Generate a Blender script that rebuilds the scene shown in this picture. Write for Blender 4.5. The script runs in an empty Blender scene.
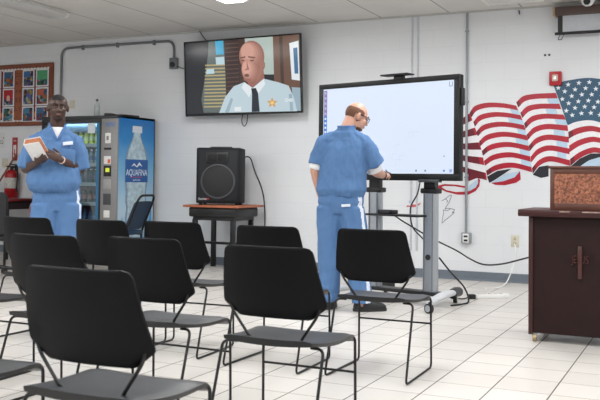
import bpy, bmesh, math, random
from math import sin, cos, pi, radians
from mathutils import Vector, Matrix, noise

random.seed(7)
SC = bpy.context.scene
COL = SC.collection

# ------------------------------------------------------------------ camera
def make_camera():
    f, yaw, roll, pitch, cy = 860.4, 0.442045, 0.01165, 0.0306, 153.5
    fw = Vector((-sin(yaw)*cos(pitch), cos(yaw)*cos(pitch), sin(pitch)))
    r = Vector((cos(yaw), sin(yaw), 0)); u = r.cross(fw)
    c, s = cos(roll), sin(roll)
    r, u = c*r + s*u, -s*r + c*u
    cd = bpy.data.cameras.new('camera'); cam = bpy.data.objects.new('camera', cd); COL.objects.link(cam)
    m = Matrix((r, u, -fw)).transposed().to_4x4(); m.translation = (0, 0, 1.1)
    cam.matrix_world = m
    cd.sensor_width = 36; cd.lens = f/600*36; cd.shift_y = -(200-cy)/600
    cd.dof.use_dof = True; cd.dof.focus_distance = 7.6; cd.dof.aperture_fstop = 7.0
    SC.camera = cam
make_camera()

# ------------------------------------------------------------------ world, exposure
W = bpy.data.worlds.new('world'); SC.world = W; W.use_nodes = True
W.node_tree.nodes['Background'].inputs[0].default_value = (0.93, 0.97, 1.0, 1)
W.node_tree.nodes['Background'].inputs[1].default_value = 0.35
SC.view_settings.view_transform = 'Standard'; SC.view_settings.look = 'None'
SC.view_settings.exposure = 0.0; SC.view_settings.gamma = 1
SC.view_settings.use_curve_mapping = False
LAMP_POWER = 31.0          # every lit ceiling fixture
LAMP_COLOR = (0.97, 0.985, 1.0)

# ------------------------------------------------------------------ materials
MATS = {}
def srgb(r, g, b):
    return tuple((v/255/12.92 if v/255 <= .04045 else ((v/255+.055)/1.055)**2.4) for v in (r, g, b))
def mat(name, rgb, rough=.5, metal=0, var=.06, scale=30, bump=0, emit=0, coat=0, spec=None, bscale=None):
    """principled material, colour varied a little by object-space noise"""
    if name in MATS: return MATS[name]
    m = bpy.data.materials.new(name); m.use_nodes = True; MATS[name] = m
    nt = m.node_tree; b = nt.nodes['Principled BSDF']
    c = srgb(*rgb)
    b.inputs['Roughness'].default_value = rough; b.inputs['Metallic'].default_value = metal
    if spec is not None: b.inputs['Specular IOR Level'].default_value = spec
    if coat: b.inputs['Coat Weight'].default_value = coat
    if emit:
        b.inputs['Base Color'].default_value = (.003, .003, .003, 1)
        b.inputs['Emission Color'].default_value = (*c, 1); b.inputs['Emission Strength'].default_value = emit
        return m
    tc = nt.nodes.new('ShaderNodeTexCoord')
    n = nt.nodes.new('ShaderNodeTexNoise'); n.inputs['Scale'].default_value = scale; n.inputs['Detail'].default_value = 4
    nt.links.new(tc.outputs['Object'], n.inputs['Vector'])
    mx = nt.nodes.new('ShaderNodeMix'); mx.data_type = 'RGBA'
    mx.inputs['A'].default_value = (*[v*(1-var*2) for v in c], 1); mx.inputs['B'].default_value = (*[min(1, v*(1+var*2)) for v in c], 1)
    nt.links.new(n.outputs['Fac'], mx.inputs['Factor']); nt.links.new(mx.outputs['Result'], b.inputs['Base Color'])
    if bump:
        n2 = n
        if bscale:
            n2 = nt.nodes.new('ShaderNodeTexNoise'); n2.inputs['Scale'].default_value = bscale; nt.links.new(tc.outputs['Object'], n2.inputs['Vector'])
        bp = nt.nodes.new('ShaderNodeBump'); bp.inputs['Strength'].default_value = bump; bp.inputs['Distance'].default_value = .01
        nt.links.new(n2.outputs['Fac'], bp.inputs['Height']); nt.links.new(bp.outputs['Normal'], b.inputs['Normal'])
    return m
class NT:
    def __init__(s, name):
        s.m = bpy.data.materials.new(name); s.m.use_nodes = True; s.t = s.m.node_tree; s.b = s.t.nodes['Principled BSDF']
    def n(s, kind, **kw):
        nd = s.t.nodes.new(kind)
        for k, v in kw.items(): setattr(nd, k, v)
        return nd
    def math(s, op, a, b=None, c=None):
        nd = s.n('ShaderNodeMath', operation=op)
        for i, v in enumerate((a, b, c)):
            if v is None: continue
            if isinstance(v, (int, float)): nd.inputs[i].default_value = v
            else: s.t.links.new(v, nd.inputs[i])
        return nd.outputs[0]
    def mix(s, f, a, b):
        nd = s.n('ShaderNodeMix', data_type='RGBA')
        for k, v in (('Factor', f), ('A', a), ('B', b)):
            if isinstance(v, (int, float)): nd.inputs[k].default_value = v
            elif isinstance(v, tuple): nd.inputs[k].default_value = (*v, 1)
            else: s.t.links.new(v, nd.inputs[k])
        return nd.outputs['Result']
    def link(s, a, b): s.t.links.new(a, b)
    def xyz(s):
        tc = s.n('ShaderNodeTexCoord'); sp = s.n('ShaderNodeSeparateXYZ'); s.link(tc.outputs['Object'], sp.inputs[0])
        return tc, sp.outputs

def floor_material():
    a = NT('floor_tile'); tc, (x, y, z) = a.xyz()
    s = .3048
    fx = a.math('FRACT', a.math('DIVIDE', a.math('ADD', x, 1.3464+.0035+s*100), s))
    fy = a.math('FRACT', a.math('DIVIDE', a.math('ADD', y, -4.33+.0035+s*100), s))
    gx = a.math('LESS_THAN', fx, .022); gy = a.math('LESS_THAN', fy, .024)
    ix = a.math('FLOOR', a.math('DIVIDE', a.math('ADD', x, 1.3464+s*100), s)); iy = a.math('FLOOR', a.math('DIVIDE', a.math('ADD', y, -4.33+s*100), s))
    cb = a.n('ShaderNodeCombineXYZ'); a.link(ix, cb.inputs[0]); a.link(iy, cb.inputs[1])
    wn = a.n('ShaderNodeTexWhiteNoise', noise_dimensions='2D'); a.link(cb.outputs[0], wn.inputs['Vector'])
    ns = a.n('ShaderNodeTexNoise'); ns.inputs['Scale'].default_value = 2.5; ns.inputs['Detail'].default_value = 2; a.link(tc.outputs['Object'], ns.inputs['Vector'])
    c = a.mix(wn.outputs['Value'], srgb(200, 196, 191), srgb(210, 206, 201))
    c = a.mix(a.math('MULTIPLY', ns.outputs['Fac'], .35), c, srgb(190, 185, 179))
    c = a.mix(gy, c, srgb(146, 138, 131)); c = a.mix(gx, c, srgb(66, 62, 60))
    a.link(c, a.b.inputs['Base Color'])
    g = a.math('MAXIMUM', gx, gy)
    a.link(a.math('ADD', a.math('MULTIPLY', g, .4), a.math('ADD', a.math('MULTIPLY', ns.outputs['Fac'], .1), .3)), a.b.inputs['Roughness'])
    return a.m
def block_material(name, swap):
    a = NT(name); tc, o = a.xyz()
    cb = a.n('ShaderNodeCombineXYZ'); a.link(o[1] if swap else o[0], cb.inputs[0]); a.link(o[2], cb.inputs[1])
    br = a.n('ShaderNodeTexBrick'); br.offset = .5
    br.inputs['Scale'].default_value = 1; br.inputs['Brick Width'].default_value = .4064; br.inputs['Row Height'].default_value = .2032
    br.inputs['Mortar Size'].default_value = .005; br.inputs['Mortar Smooth'].default_value = .8
    a.link(cb.outputs[0], br.inputs['Vector'])
    ns = a.n('ShaderNodeTexNoise'); ns.inputs['Scale'].default_value = 1.3; ns.inputs['Detail'].default_value = 5; a.link(tc.outputs['Object'], ns.inputs['Vector'])
    fine = a.n('ShaderNodeTexNoise'); fine.inputs['Scale'].default_value = 120; a.link(tc.outputs['Object'], fine.inputs['Vector'])
    c = a.mix(ns.outputs['Fac'], srgb(214, 217, 221), srgb(228, 230, 233))
    c = a.mix(a.math('MULTIPLY', br.outputs['Fac'], a.math('MULTIPLY', ns.outputs['Fac'], .22)), c, srgb(165, 170, 176))
    a.link(c, a.b.inputs['Base Color']); a.b.inputs['Roughness'].default_value = .45
    h = a.math('ADD', a.math('MULTIPLY', br.outputs['Fac'], -1), a.math('MULTIPLY', fine.outputs['Fac'], .25))
    bp = a.n('ShaderNodeBump'); bp.inputs['Strength'].default_value = .22; bp.inputs['Distance'].default_value = .004
    a.link(h, bp.inputs['Height']); a.link(bp.outputs['Normal'], a.b.inputs['Normal'])
    return a.m
def ceiling_material():
    a = NT('ceiling_tile'); tc, (x, y, z) = a.xyz()
    fx = a.math('FRACT', a.math('DIVIDE', a.math('ADD', x, 2.658+.006+.82*40), .82))
    fy = a.math('FRACT', a.math('DIVIDE', a.math('ADD', y, -8.6+1.22*40), 1.22))
    gx = a.math('LESS_THAN', fx, .016); gy = a.math('LESS_THAN', fy, .006)
    ns = a.n('ShaderNodeTexNoise'); ns.inputs['Scale'].default_value = 2; ns.inputs['Detail'].default_value = 4; a.link(tc.outputs['Object'], ns.inputs['Vector'])
    n2 = a.n('ShaderNodeTexNoise'); n2.inputs['Scale'].default_value = 90; a.link(tc.outputs['Object'], n2.inputs['Vector'])
    c = a.mix(ns.outputs['Fac'], srgb(205, 202, 198), srgb(222, 220, 216))
    c = a.mix(a.math('MULTIPLY', gy, .35), c, srgb(120, 118, 114)); c = a.mix(a.math('MULTIPLY', gx, .8), c, srgb(95, 92, 88))
    a.link(c, a.b.inputs['Base Color']); a.b.inputs['Roughness'].default_value = .9
    bp = a.n('ShaderNodeBump'); bp.inputs['Strength'].default_value = .2; bp.inputs['Distance'].default_value = .004
    a.link(n2.outputs['Fac'], bp.inputs['Height']); a.link(bp.outputs['Normal'], a.b.inputs['Normal'])
    return a.m
def ramp_material(name, axis, lo, hi, stops, rough=.3, wob=.0, emit=0):
    """printed colour ramp along one object axis"""
    a = NT(name); tc, o = a.xyz()
    ns = a.n('ShaderNodeTexNoise'); ns.inputs['Scale'].default_value = 5; a.link(tc.outputs['Object'], ns.inputs['Vector'])
    t = a.math('DIVIDE', a.math('SUBTRACT', o[axis], lo), hi-lo)
    t = a.math('ADD', t, a.math('MULTIPLY', a.math('SUBTRACT', ns.outputs['Fac'], .5), wob))
    r = a.n('ShaderNodeValToRGB'); a.link(t, r.inputs[0])
    while len(r.color_ramp.elements) < len(stops): r.color_ramp.elements.new(.5)
    for e, (p, c) in zip(r.color_ramp.elements, stops): e.position = p; e.color = (*srgb(*c), 1)
    a.link(r.outputs[0], a.b.inputs['Base Color']); a.b.inputs['Roughness'].default_value = rough
    return a.m
def card_material():
    a = NT('card_print'); tc, o = a.xyz()
    oi = a.n('ShaderNodeObjectInfo')
    mp = a.n('ShaderNodeVectorMath', operation='ADD'); a.link(tc.outputs['Object'], mp.inputs[0])
    cb = a.n('ShaderNodeCombineXYZ'); a.link(a.math('MULTIPLY', oi.outputs['Random'], 40), cb.inputs[0]); a.link(cb.outputs[0], mp.inputs[1])
    v = a.n('ShaderNodeTexVoronoi'); v.inputs['Scale'].default_value = 22; a.link(mp.outputs[0], v.inputs['Vector'])
    r = a.n('ShaderNodeValToRGB'); r.color_ramp.interpolation = 'CONSTANT'
    sp = a.n('ShaderNodeSeparateColor'); a.link(v.outputs['Color'], sp.inputs[0]); a.link(sp.outputs[0], r.inputs[0])
    cs = [(40, 80, 130), (30, 40, 60), (90, 140, 175), (60, 110, 90), (180, 120, 60), (150, 45, 45), (190, 190, 180), (50, 90, 150)]
    while len(r.color_ramp.elements) < len(cs): r.color_ramp.elements.new(.5)
    for i, (e, c) in enumerate(zip(r.color_ramp.elements, cs)): e.position = i/len(cs); e.color = (*srgb(*c), 1)
    hue = a.n('ShaderNodeHueSaturation'); a.link(r.outputs[0], hue.inputs['Color']); hue.inputs['Value'].default_value = .62
    a.link(a.math('ADD', .42, a.math('MULTIPLY', oi.outputs['Random'], .16)), hue.inputs['Hue'])
    a.link(hue.outputs[0], a.b.inputs['Base Color']); a.b.inputs['Roughness'].default_value = .5
    return a.m
def glass_material(name, rgb, rough=.03, trans=1.0):
    m = mat(name, rgb, rough, var=.01); b = m.node_tree.nodes['Principled BSDF']
    b.inputs['Transmission Weight'].default_value = trans; b.inputs['IOR'].default_value = 1.33
    return m

BLACK = mat('black_plastic', (21, 22, 24), .42, var=.1, bump=.04, scale=160)
BLACKM = mat('black_metal', (20, 20, 22), .35, .3)
SEATM = mat('charcoal_seat', (34, 37, 42), .4, var=.08, scale=60, bump=.05)
SILVER = mat('brushed_silver', (172, 177, 183), .38, .65, var=.03)
GALV = mat('galvanised_metal', (150, 155, 160), .42, .5)
GALVD = mat('dull_conduit', (120, 124, 128), .45, .4)
WHITEP = mat('white_plastic', (228, 228, 226), .45)
BEIGEP = mat('beige_plastic', (205, 200, 180), .5)
RED = mat('red_enamel', (160, 20, 28), .35)
DARKRUB = mat('dark_rubber', (26, 26, 27), .6)
STEEL = mat('bright_steel', (190, 188, 182), .25, .9)

# ------------------------------------------------------------------ mesh helpers
def newbm(): return bmesh.new()
def box(bm, lo, hi, bev=0, M=None, seg=2, mi=0):
    lo, hi = Vector(lo), Vector(hi)
    g = bmesh.ops.create_cube(bm, size=1); vs = g['verts']
    for v in vs: v.co = Vector((lo[i] + (v.co[i]+.5)*(hi[i]-lo[i]) for i in range(3)))
    fs = list({f for v in vs for f in v.link_faces})
    if bev:
        es = list({e for v in vs for e in v.link_edges})
        r = bmesh.ops.bevel(bm, geom=es, offset=bev, segments=seg, affect='EDGES', profile=.5)
        vs = list({v for f in r['faces'] for v in f.verts}); fs = r['faces']
    if M is not None: bmesh.ops.transform(bm, matrix=M, verts=vs)
    for v in vs:
        for f in v.link_faces: f.material_index = mi
    return vs
def cyl(bm, p0, p1, r0, r1=None, n=20, mi=0):
    p0, p1 = Vector(p0), Vector(p1); r1 = r0 if r1 is None else r1
    d = p1-p0; q = d.to_track_quat('Z', 'Y').to_matrix().to_4x4(); q.translation = (p0+p1)/2
    g = bmesh.ops.create_cone(bm, cap_ends=True, segments=n, radius1=r0, radius2=r1, depth=d.length, matrix=q)
    for v in g['verts']:
        for f in v.link_faces: f.material_index = mi
    return g['verts']
def fillet(pts, r, n=5):
    pts = [Vector(p) for p in pts]; out = [pts[0]]
    for a, b, c in zip(pts, pts[1:], pts[2:]):
        u, w = (a-b), (c-b); k = min(r, u.length*.49, w.length*.49)
        p, q = b+u.normalized()*k, b+w.normalized()*k
        for i in range(n+1):
            t = i/n; out.append(p*(1-t)**2 + b*2*t*(1-t) + q*t*t)
    out.append(pts[-1]); return out
def smoothpath(pts, n=8):
    P = [Vector(p) for p in pts]; P = [P[0]*2-P[1]] + P + [P[-1]*2-P[-2]]; out = []
    for i in range(1, len(P)-2):
        for k in range(n):
            t = k/n; a, b, c, d = P[i-1:i+3]
            out.append(.5*((2*b) + (c-a)*t + (2*a-5*b+4*c-d)*t*t + (3*b-a-3*c+d)*t**3))
    out.append(P[-2]); return out
def tube(bm, pts, r, n=8, mi=0):
    pts = [Vector(p) for p in pts]; rings = []; N = len(pts)
    t0 = (pts[1]-pts[0]).normalized(); nrm = t0.orthogonal().normalized()
    for i, p in enumerate(pts):
        t = ((pts[min(i+1, N-1)]-pts[max(i-1, 0)])).normalized()
        nrm = (nrm - t*nrm.dot(t)).normalized(); b = t.cross(nrm)
        rr = r(i/(N-1)) if callable(r) else r
        rings.append([bm.verts.new(p + (nrm*cos(2*pi*k/n) + b*sin(2*pi*k/n))*rr) for k in range(n)])
    for a, b in zip(rings, rings[1:]):
        for k in range(n):
            bm.faces.new((a[k], a[(k+1) % n], b[(k+1) % n], b[k])).material_index = mi
    bm.faces.new(rings[0][::-1]).material_index = mi; bm.faces.new(rings[-1]).material_index = mi
def prism(bm, pts, d, M=None, mi=0):
    """polygon in the local XZ plane from y=0 to y=d"""
    a = [bm.verts.new((p[0], 0, p[1])) for p in pts]; b = [bm.verts.new((p[0], d, p[1])) for p in pts]
    fs = [bm.faces.new(a), bm.faces.new(b[::-1])]
    n = len(pts)
    for i in range(n): fs.append(bm.faces.new((a[i], b[i], b[(i+1) % n], a[(i+1) % n])))
    for f in fs: f.material_index = mi
    if M is not None: bmesh.ops.transform(bm, matrix=M, verts=a+b)
    return a+b
def flat(bm, pts, y=0, mi=0):
    f = bm.faces.new([bm.verts.new((p[0], y, p[1])) for p in pts]); f.material_index = mi
    if f.normal.y > 0: f.normal_flip()
    f.normal_update()
    if f.normal.y > 0: f.normal_flip()
    return f
def lathe(bm, prof, n=24, M=None, mi=0):
    rings = []
    for r, z in prof: rings.append([bm.verts.new((max(r, .0005)*cos(2*pi*k/n), max(r, .0005)*sin(2*pi*k/n), z)) for k in range(n)])
    for a, b in zip(rings, rings[1:]):
        for k in range(n): bm.faces.new((a[k], a[(k+1) % n], b[(k+1) % n], b[k])).material_index = mi
    bm.faces.new(rings[0][::-1]).material_index = mi; bm.faces.new(rings[-1]).material_index = mi
    if M is not None: bmesh.ops.transform(bm, matrix=M, verts=[v for r in rings for v in r])
def rrect(x0, z0, x1, z1, r, n=5):
    out = []
    for cx, cz, a0 in ((x1-r, z1-r, 0), (x0+r, z1-r, 90), (x0+r, z0+r, 180), (x1-r, z0+r, 270)):
        for k in range(n+1):
            a = radians(a0+90*k/n); out.append((cx+r*cos(a), cz+r*sin(a)))
    return out
def obj(name, bm, m, parent=None, smooth=True, angle=40, **props):
    me = bpy.data.meshes.new(name)
    bmesh.ops.recalc_face_normals(bm, faces=bm.faces[:]) if props.pop('recalc', True) else None
    bm.to_mesh(me); bm.free()
    o = bpy.data.objects.new(name, me); COL.objects.link(o)
    for x in (m if isinstance(m, (list, tuple)) else [m]): me.materials.append(x)
    if smooth:
        for p in me.polygons: p.use_smooth = True
        me.set_sharp_from_angle(angle=radians(angle))
    if parent: o.parent = parent
    for k, v in props.items(): o[k] = v
    return o
def thing(name, label, cat, loc=(0, 0, 0), rz=0, group=None):
    o = bpy.data.objects.new(name, None); COL.objects.link(o); o.empty_display_size = .05
    o.location = loc; o.rotation_euler = (0, 0, rz); o['label'] = label; o['category'] = cat
    if group: o['group'] = group
    return o
def tag(o, label, cat, group=None):
    o['label'] = label; o['category'] = cat
    if group: o['group'] = group
    return o
def struct(name, bm, m, **k):
    o = obj(name, bm, m, smooth=k.pop('smooth', False)); o['kind'] = 'structure'; return o
def dup(root, loc, rz, label, group=None):
    r = root.copy(); COL.objects.link(r); r.location = loc; r.rotation_euler = (0, 0, rz); r['label'] = label
    if group: r['group'] = group
    for ch in list(root.children):
        c = ch.copy(); COL.objects.link(c); c.parent = r
        for g in list(ch.children):
            d = g.copy(); COL.objects.link(d); d.parent = c
    return r
def text(name, s, size, m, parent, loc, rot, ext=.0006, sx=1, **props):
    cu = bpy.data.curves.new(name, 'FONT'); cu.body = s; cu.size = size; cu.align_x = 'CENTER'; cu.align_y = 'CENTER'; cu.extrude = ext
    t = bpy.data.objects.new(name, cu); COL.objects.link(t)
    bpy.context.view_layer.update()
    me = bpy.data.meshes.new_from_object(t.evaluated_get(bpy.context.evaluated_depsgraph_get()))
    bpy.data.objects.remove(t); bpy.data.curves.remove(cu)
    o = bpy.data.objects.new(name, me); COL.objects.link(o); me.materials.clear(); me.materials.append(m)
    o.scale = (sx, 1, 1); o.location = loc; o.rotation_euler = rot
    if parent: o.parent = parent
    for k, v in props.items(): o[k] = v
    return o
FRONT = (pi/2, 0, 0)            # text standing up, read from -Y

# ------------------------------------------------------------------ room
H = 3.03; YW = 9.565; XL, XR, YB = -11.0, 4.5, -4.5
bm = newbm(); box(bm, (XL, YB, -.1), (XR, YW, 0)); struct('floor', bm, floor_material())
bm = newbm(); box(bm, (XL, YB, H), (XR, YW+.2, H+.1)); struct('ceiling', bm, ceiling_material())
bm = newbm(); box(bm, (XL, YW, -.1), (XR, YW+.2, H)); struct('wall_back', bm, block_material('painted_block', False))
bm = newbm(); box(bm, (XL-.2, YB, -.1), (XL, YW+.2, H+.1)); struct('wall_left', bm, block_material('painted_block_side', True))
bm = newbm(); box(bm, (XR, YB, -.1), (XR+.2, YW+.2, H+.1)); struct('wall_right', bm, block_material('painted_block_right', True))
BASEM = mat('grey_vinyl', (104, 112, 122), .5)
bm = newbm(); prism(bm, [(0, 0), (.022, 0), (.022, .006), (.009, .02), (.006, .095), (0, .1)], XR-XL, Matrix.Translation((XL, YW, 0)) @ Matrix.Rotation(-pi/2, 4, 'Z') )
struct('baseboard_back', bm, BASEM)
bm = newbm(); box(bm, (XL, YW-.02, H-.02), (XR, YW, H)); struct('trim_1', bm, mat('ceiling_trim', (190, 190, 188), .6))

# ------------------------------------------------------------------ ceiling light fixtures
LENS_ON = mat('lit_diffuser', (255, 252, 246), emit=9.0)
LENS_OFF = mat('unlit_diffuser', (196, 196, 194), .35)
WHITEM = mat('white_enamel', (225, 225, 222), .4)
def fixture(x, y, lit, label, w=.29, L=1.25):
    t = thing('ceiling_light', label, 'light', (x, y, H), 0, 'wraparound ceiling lights')
    bm = newbm(); box(bm, (-w/2+.03, -L/2, -.03), (w/2-.03, L/2, 0)); obj('fixture_body', bm, WHITEM, t)
    bm = newbm()
    prof = [(-w/2, -.03), (-w/2, -.06), (-w/2+.04, -.082), (w/2-.04, -.082), (w/2, -.06), (w/2, -.03)]
    prism(bm, prof, L-.08, Matrix.Translation((0, -L/2+.04, 0))); obj('diffuser', bm, LENS_ON if lit else LENS_OFF, t)
    for s in (-1, 1):
        bm = newbm(); y0 = s*(L/2-.04); y1 = s*L/2
        prism(bm, prof, abs(y1-y0), Matrix.Translation((0, min(y0, y1), 0))); obj('end_cap', bm, WHITEM, t)
    if lit:
        ld = bpy.data.lights.new('lamp', 'AREA'); ld.shape = 'RECTANGLE'; ld.size = w-.04; ld.size_y = L-.1; ld.energy = LAMP_POWER; ld.color = LAMP_COLOR
        lo = bpy.data.objects.new('lamp', ld); COL.objects.link(lo); lo.parent = t; lo.location = (0, 0, -.086)
    return t
fixture(-6.83, 7.2, False, 'unlit grey ceiling light at the upper left, above the vending machine')
fixture(-4.47, 7.22, True, 'glowing ceiling light in front of the wall television')
k = 0
for yy in (7.22, 4.2, 1.2, -1.8):
    for xx in (-9.2, -6.83, -4.47, -2.13, .2, 2.5):
        if yy == 7.22 and xx < -3: continue
        k += 1
        fixture(xx, yy, True, 'lit ceiling light overhead, out of the picture')

# ------------------------------------------------------------------ wall conduits, plates, boxes
t = thing('conduit_loop', 'grey metal conduit arching over the wall left of the television', 'conduit', (0, YW, 0))
bm = newbm(); tube(bm, fillet([(-8.28, -.02, 1.95), (-8.28, -.02, 2.925), (-6.38, -.02, 2.925), (-6.38, -.02, 2.66)], .13, 8), .017, 10); obj('pipe', bm, GALVD, t)
for x in (-7.9, -7.3, -6.7):
    bm = newbm(); box(bm, (x-.012, -.045, 2.885), (x+.012, 0, 2.95), .003); obj('pipe_strap', bm, GALVD, t)
t = thing('junction_box', 'small round grey junction box under the conduit end by the television', 'junction box', (-6.375, YW, 2.62))
bm = newbm(); box(bm, (-.06, -.06, -.075), (.06, 0, .075), .012); obj('box_body', bm, GALVD, t)
bm = newbm(); cyl(bm, (0, -.06, -.02), (0, -.075, -.02), .038); obj('outlet_face', bm, BLACK, t)
bm = newbm(); tube(bm, smoothpath([(-6.33, YW-.05, 2.585), (-6.24, YW-.03, 2.55), (-6.15, YW-.03, 2.53), (-6.05, YW-.03, 2.52)]), .006, 6)
tag(obj('cord', bm, DARKRUB), 'short black cord from the junction box to the television', 'cord')
bm = newbm(); tube(bm, [(-5.99, YW-.02, H-.001), (-5.95, YW-.02, 2.97), (-5.87, YW-.02, 2.88), (-5.83, YW-.03, 2.82)], .006, 6)
tag(obj('cable', bm, DARKRUB), 'thin black cable dropping from the ceiling behind the television', 'cable')
bm = newbm(); tube(bm, smoothpath([(-5.30, YW-.05, 1.95), (-5.325, YW-.05, 1.84), (-5.29, YW-.05, 1.77), (-5.25, YW-.05, 1.82), (-5.24, YW-.05, 1.95)]), .006, 6)
tag(obj('cable', bm, DARKRUB), 'small loop of black cable hanging below the television', 'cable')
t = thing('conduit', 'tall grey metal conduit running down the wall beside the flag mural', 'conduit', (-2.447, YW, 0))
bm = newbm(); cyl(bm, (0, -.016, .52), (0, -.016, H-.02), .014, n=14); obj('pipe', bm, GALV, t)
for z in (1.15, 2.0, 2.8):
    bm = newbm(); box(bm, (-.022, -.033, z-.01), (.022, 0, z+.01), .003); obj('pipe_strap', bm, GALV, t)
t = thing('outlet_box', 'grey metal outlet box at the foot of the tall conduit', 'outlet', (-2.44, YW, .47))
bm = newbm(); box(bm, (-.055, -.055, -.06), (.055, 0, .06), .005); obj('box_body', bm, GALV, t)
bm = newbm(); box(bm, (-.034, -.06, -.05), (.034, -.054, .05), .003); obj('face_plate', bm, WHITEP, t)
for z in (-.025, .02):
    bm = newbm(); box(bm, (-.022, -.063, z-.011), (.022, -.059, z+.011), .002); obj('socket', bm, DARKRUB, t)
t = thing('raceway', 'pair of thin white raceways running from ceiling down behind the whiteboard display', 'raceway', (-3.06, YW, 0))
for x in (-.035, .035):
    bm = newbm(); box(bm, (x-.01, -.014, .3), (x+.01, 0, H-.02), .003); obj('channel', bm, mat('raceway_paint', (196, 200, 206), .5), t)
def plate(x, z, w, h, label, sockets=True):
    t = thing('outlet_plate', label, 'outlet', (x, YW, z))
    bm = newbm(); box(bm, (-w/2, -.008, -h/2), (w/2, 0, h/2), .003); obj('face_plate', bm, BEIGEP, t)
    if sockets:
        for s in (-1, 1):
            bm = newbm(); cyl(bm, (0, -.007, s*h*.2), (0, -.011, s*h*.2), .016, n=16); obj('socket', bm, mat('tan_plastic', (175, 168, 145), .5), t)
    return t
plate(-1.905, .455, .085, .125, 'beige outlet plate on the wall left of the lectern')
plate(-8.085, 2.125, .09, .115, 'beige blank plate on the wall above the man with the book', False)
plate(-9.315, 1.297, .11, .13, 'beige plate on the wall beside the fire extinguisher', False)
bm = newbm(); box(bm, (-9.55, YW-.003, 1.52), (-9.325, YW, 1.74)); 
o = obj('paper_notice', bm, mat('notice_paper', (214, 216, 216), .7)); tag(o, 'white paper notice taped to the wall under the bulletin board', 'notice')
bm = newbm(); box(bm, (-9.36, YW-.0045, 1.655), (-9.345, YW-.003, 1.675))
for z in (1.62, 1.6, 1.58): box(bm, (-9.5, YW-.0045, z), (-9.35, YW-.003, z+.006))
obj('print', bm, mat('ink', (90, 92, 96), .8), o)

# ------------------------------------------------------------------ bulletin board + cards
t = thing('bulletin_board', 'brown framed red bulletin board hanging high at the left', 'bulletin board', (-9.2, YW, 2.28))
x0, x1, z0, z1 = -.95, .775, -.445, .455
WOODF = mat('oak_frame', (122, 66, 44), .5, var=.15, scale=14)
BOARDM = mat('red_backing', (112, 30, 36), .8)
bm = newbm(); box(bm, (x0+.02, -.02, z0+.02), (x1-.02, 0, z1-.02)); obj('backing', bm, BOARDM, t)
for a, b in (((x0, z0), (x1, z0+.06)), ((x0, z1-.06), (x1, z1)), ((x0, z0+.06), (x0+.06, z1-.06)), ((x1-.06, z0+.06), (x1, z1-.06))):
    bm = newbm(); box(bm, (a[0], -.035, a[1]), (b[0], 0, b[1]), .004); obj('frame_rail', bm, WOODF, t)
bm = newbm()
n = 26
for i in range(n):
    x = x0+.09+(x1-x0-.18)*i/(n-1)
    for z in (z0+.075, z1-.075):
        cyl(bm, (x, -.0245, z), (x, -.0225, z), .018, n=10)
for z in (z0+.075, z1-.075): box(bm, (x0+.07, -.0242, z-.006), (x1-.07, -.0226, z+.006))
obj('scalloped_border', bm, mat('border_paper', (222, 218, 212), .7), t)
bm = newbm(); box(bm, (.072, -.0265, z0+.08), (.2, -.0205, z1-.08)); 
strip = obj('letter_strip', bm, mat('brown_card', (146, 84, 56), .7, var=.12, scale=20), t)
INKR = mat('dark_red_letter', (92, 28, 26), .7)
for col, x in (('CAPEL', .105), ('LIPST', .168)):
    for i, ch in enumerate(col):
        text('letter', ch, .085, INKR, strip, (x, -.0265, .3-.125*i), FRONT)
bm = newbm(); box(bm, (x0+.1, -.0245, z0+.12), (x1-.1, -.0205, z0+.2)); obj('orange_border', bm, mat('orange_paper', (196, 104, 40), .7), t)
CARD = card_material(); CARDW = mat('card_paper', (214, 216, 220), .6)
cols = [(-9.36, -9.141, 'left of the letters'), (-8.985, -8.765, 'right of the letters'), (-8.735, -8.5, 'last column by frame'), (-9.62, -9.40, 'column cut by photo edge')]
rows = [(2.395, 2.65, 'top'), (2.125, 2.385, 'middle'), (1.885, 2.115, 'bottom')]
ACC = {(2, 0): (70, 150, 105), (2, 1): (170, 84, 52), (0, 1): (168, 24, 34), (1, 0): (52, 96, 150), (0, 0): (45, 85, 120), (1, 2): (66, 120, 150), (2, 2): (60, 100, 140), (3, 0): (96, 70, 130)}
NAMEC = {(2, 0): 'green', (2, 1): 'orange', (0, 1): 'red', (1, 0): 'blue', (0, 0): 'dark blue', (1, 2): 'pale blue', (2, 2): 'blue', (3, 0): 'purple'}
for ci, (cx0, cx1, cn) in enumerate(cols):
    for ri, (cz0, cz1, rn) in enumerate(rows):
        key = (ci, ri); nm = NAMEC.get(key, 'multicoloured')
        w, h = (cx1-cx0)/2, (cz1-cz0)/2
        t = thing('poster', f'{nm} picture card on the red board, {rn} row, {cn}', 'poster', ((cx0+cx1)/2, YW-.0266, (cz0+cz1)/2), 0, 'picture cards on the bulletin board')
        bm = newbm(); box(bm, (-w, -.003, -h), (w, 0, h)); obj('paper', bm, CARDW, t)
        bm = newbm(); box(bm, (-w+.022, -.0045, -h+.02), (w-.022, -.003, h-.02)); obj('picture', bm, CARD, t)
        a = ACC.get(key)
        if a:
            bm = newbm()
            if key == (0, 1) or key == (2, 0): box(bm, (-w+.022, -.0055, -h*.2), (w-.022, -.0045, h-.02))
            else: box(bm, (-w+.03, -.0055, h*.1), (w*.3, -.0045, h-.03))
            if key == (0, 1):
                cyl(bm, (0, -.0075, 0), (0, -.0045, 0), .03, mi=1); box(bm, (-.03, -.0075, -h*.4), (.03, -.0045, -.02), mi=1)
            obj('picture_panel', bm, [mat('card_%d%d' % key, a, .5, var=.2, scale=40), mat('card_skin', (205, 170, 150), .6)], t)

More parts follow.
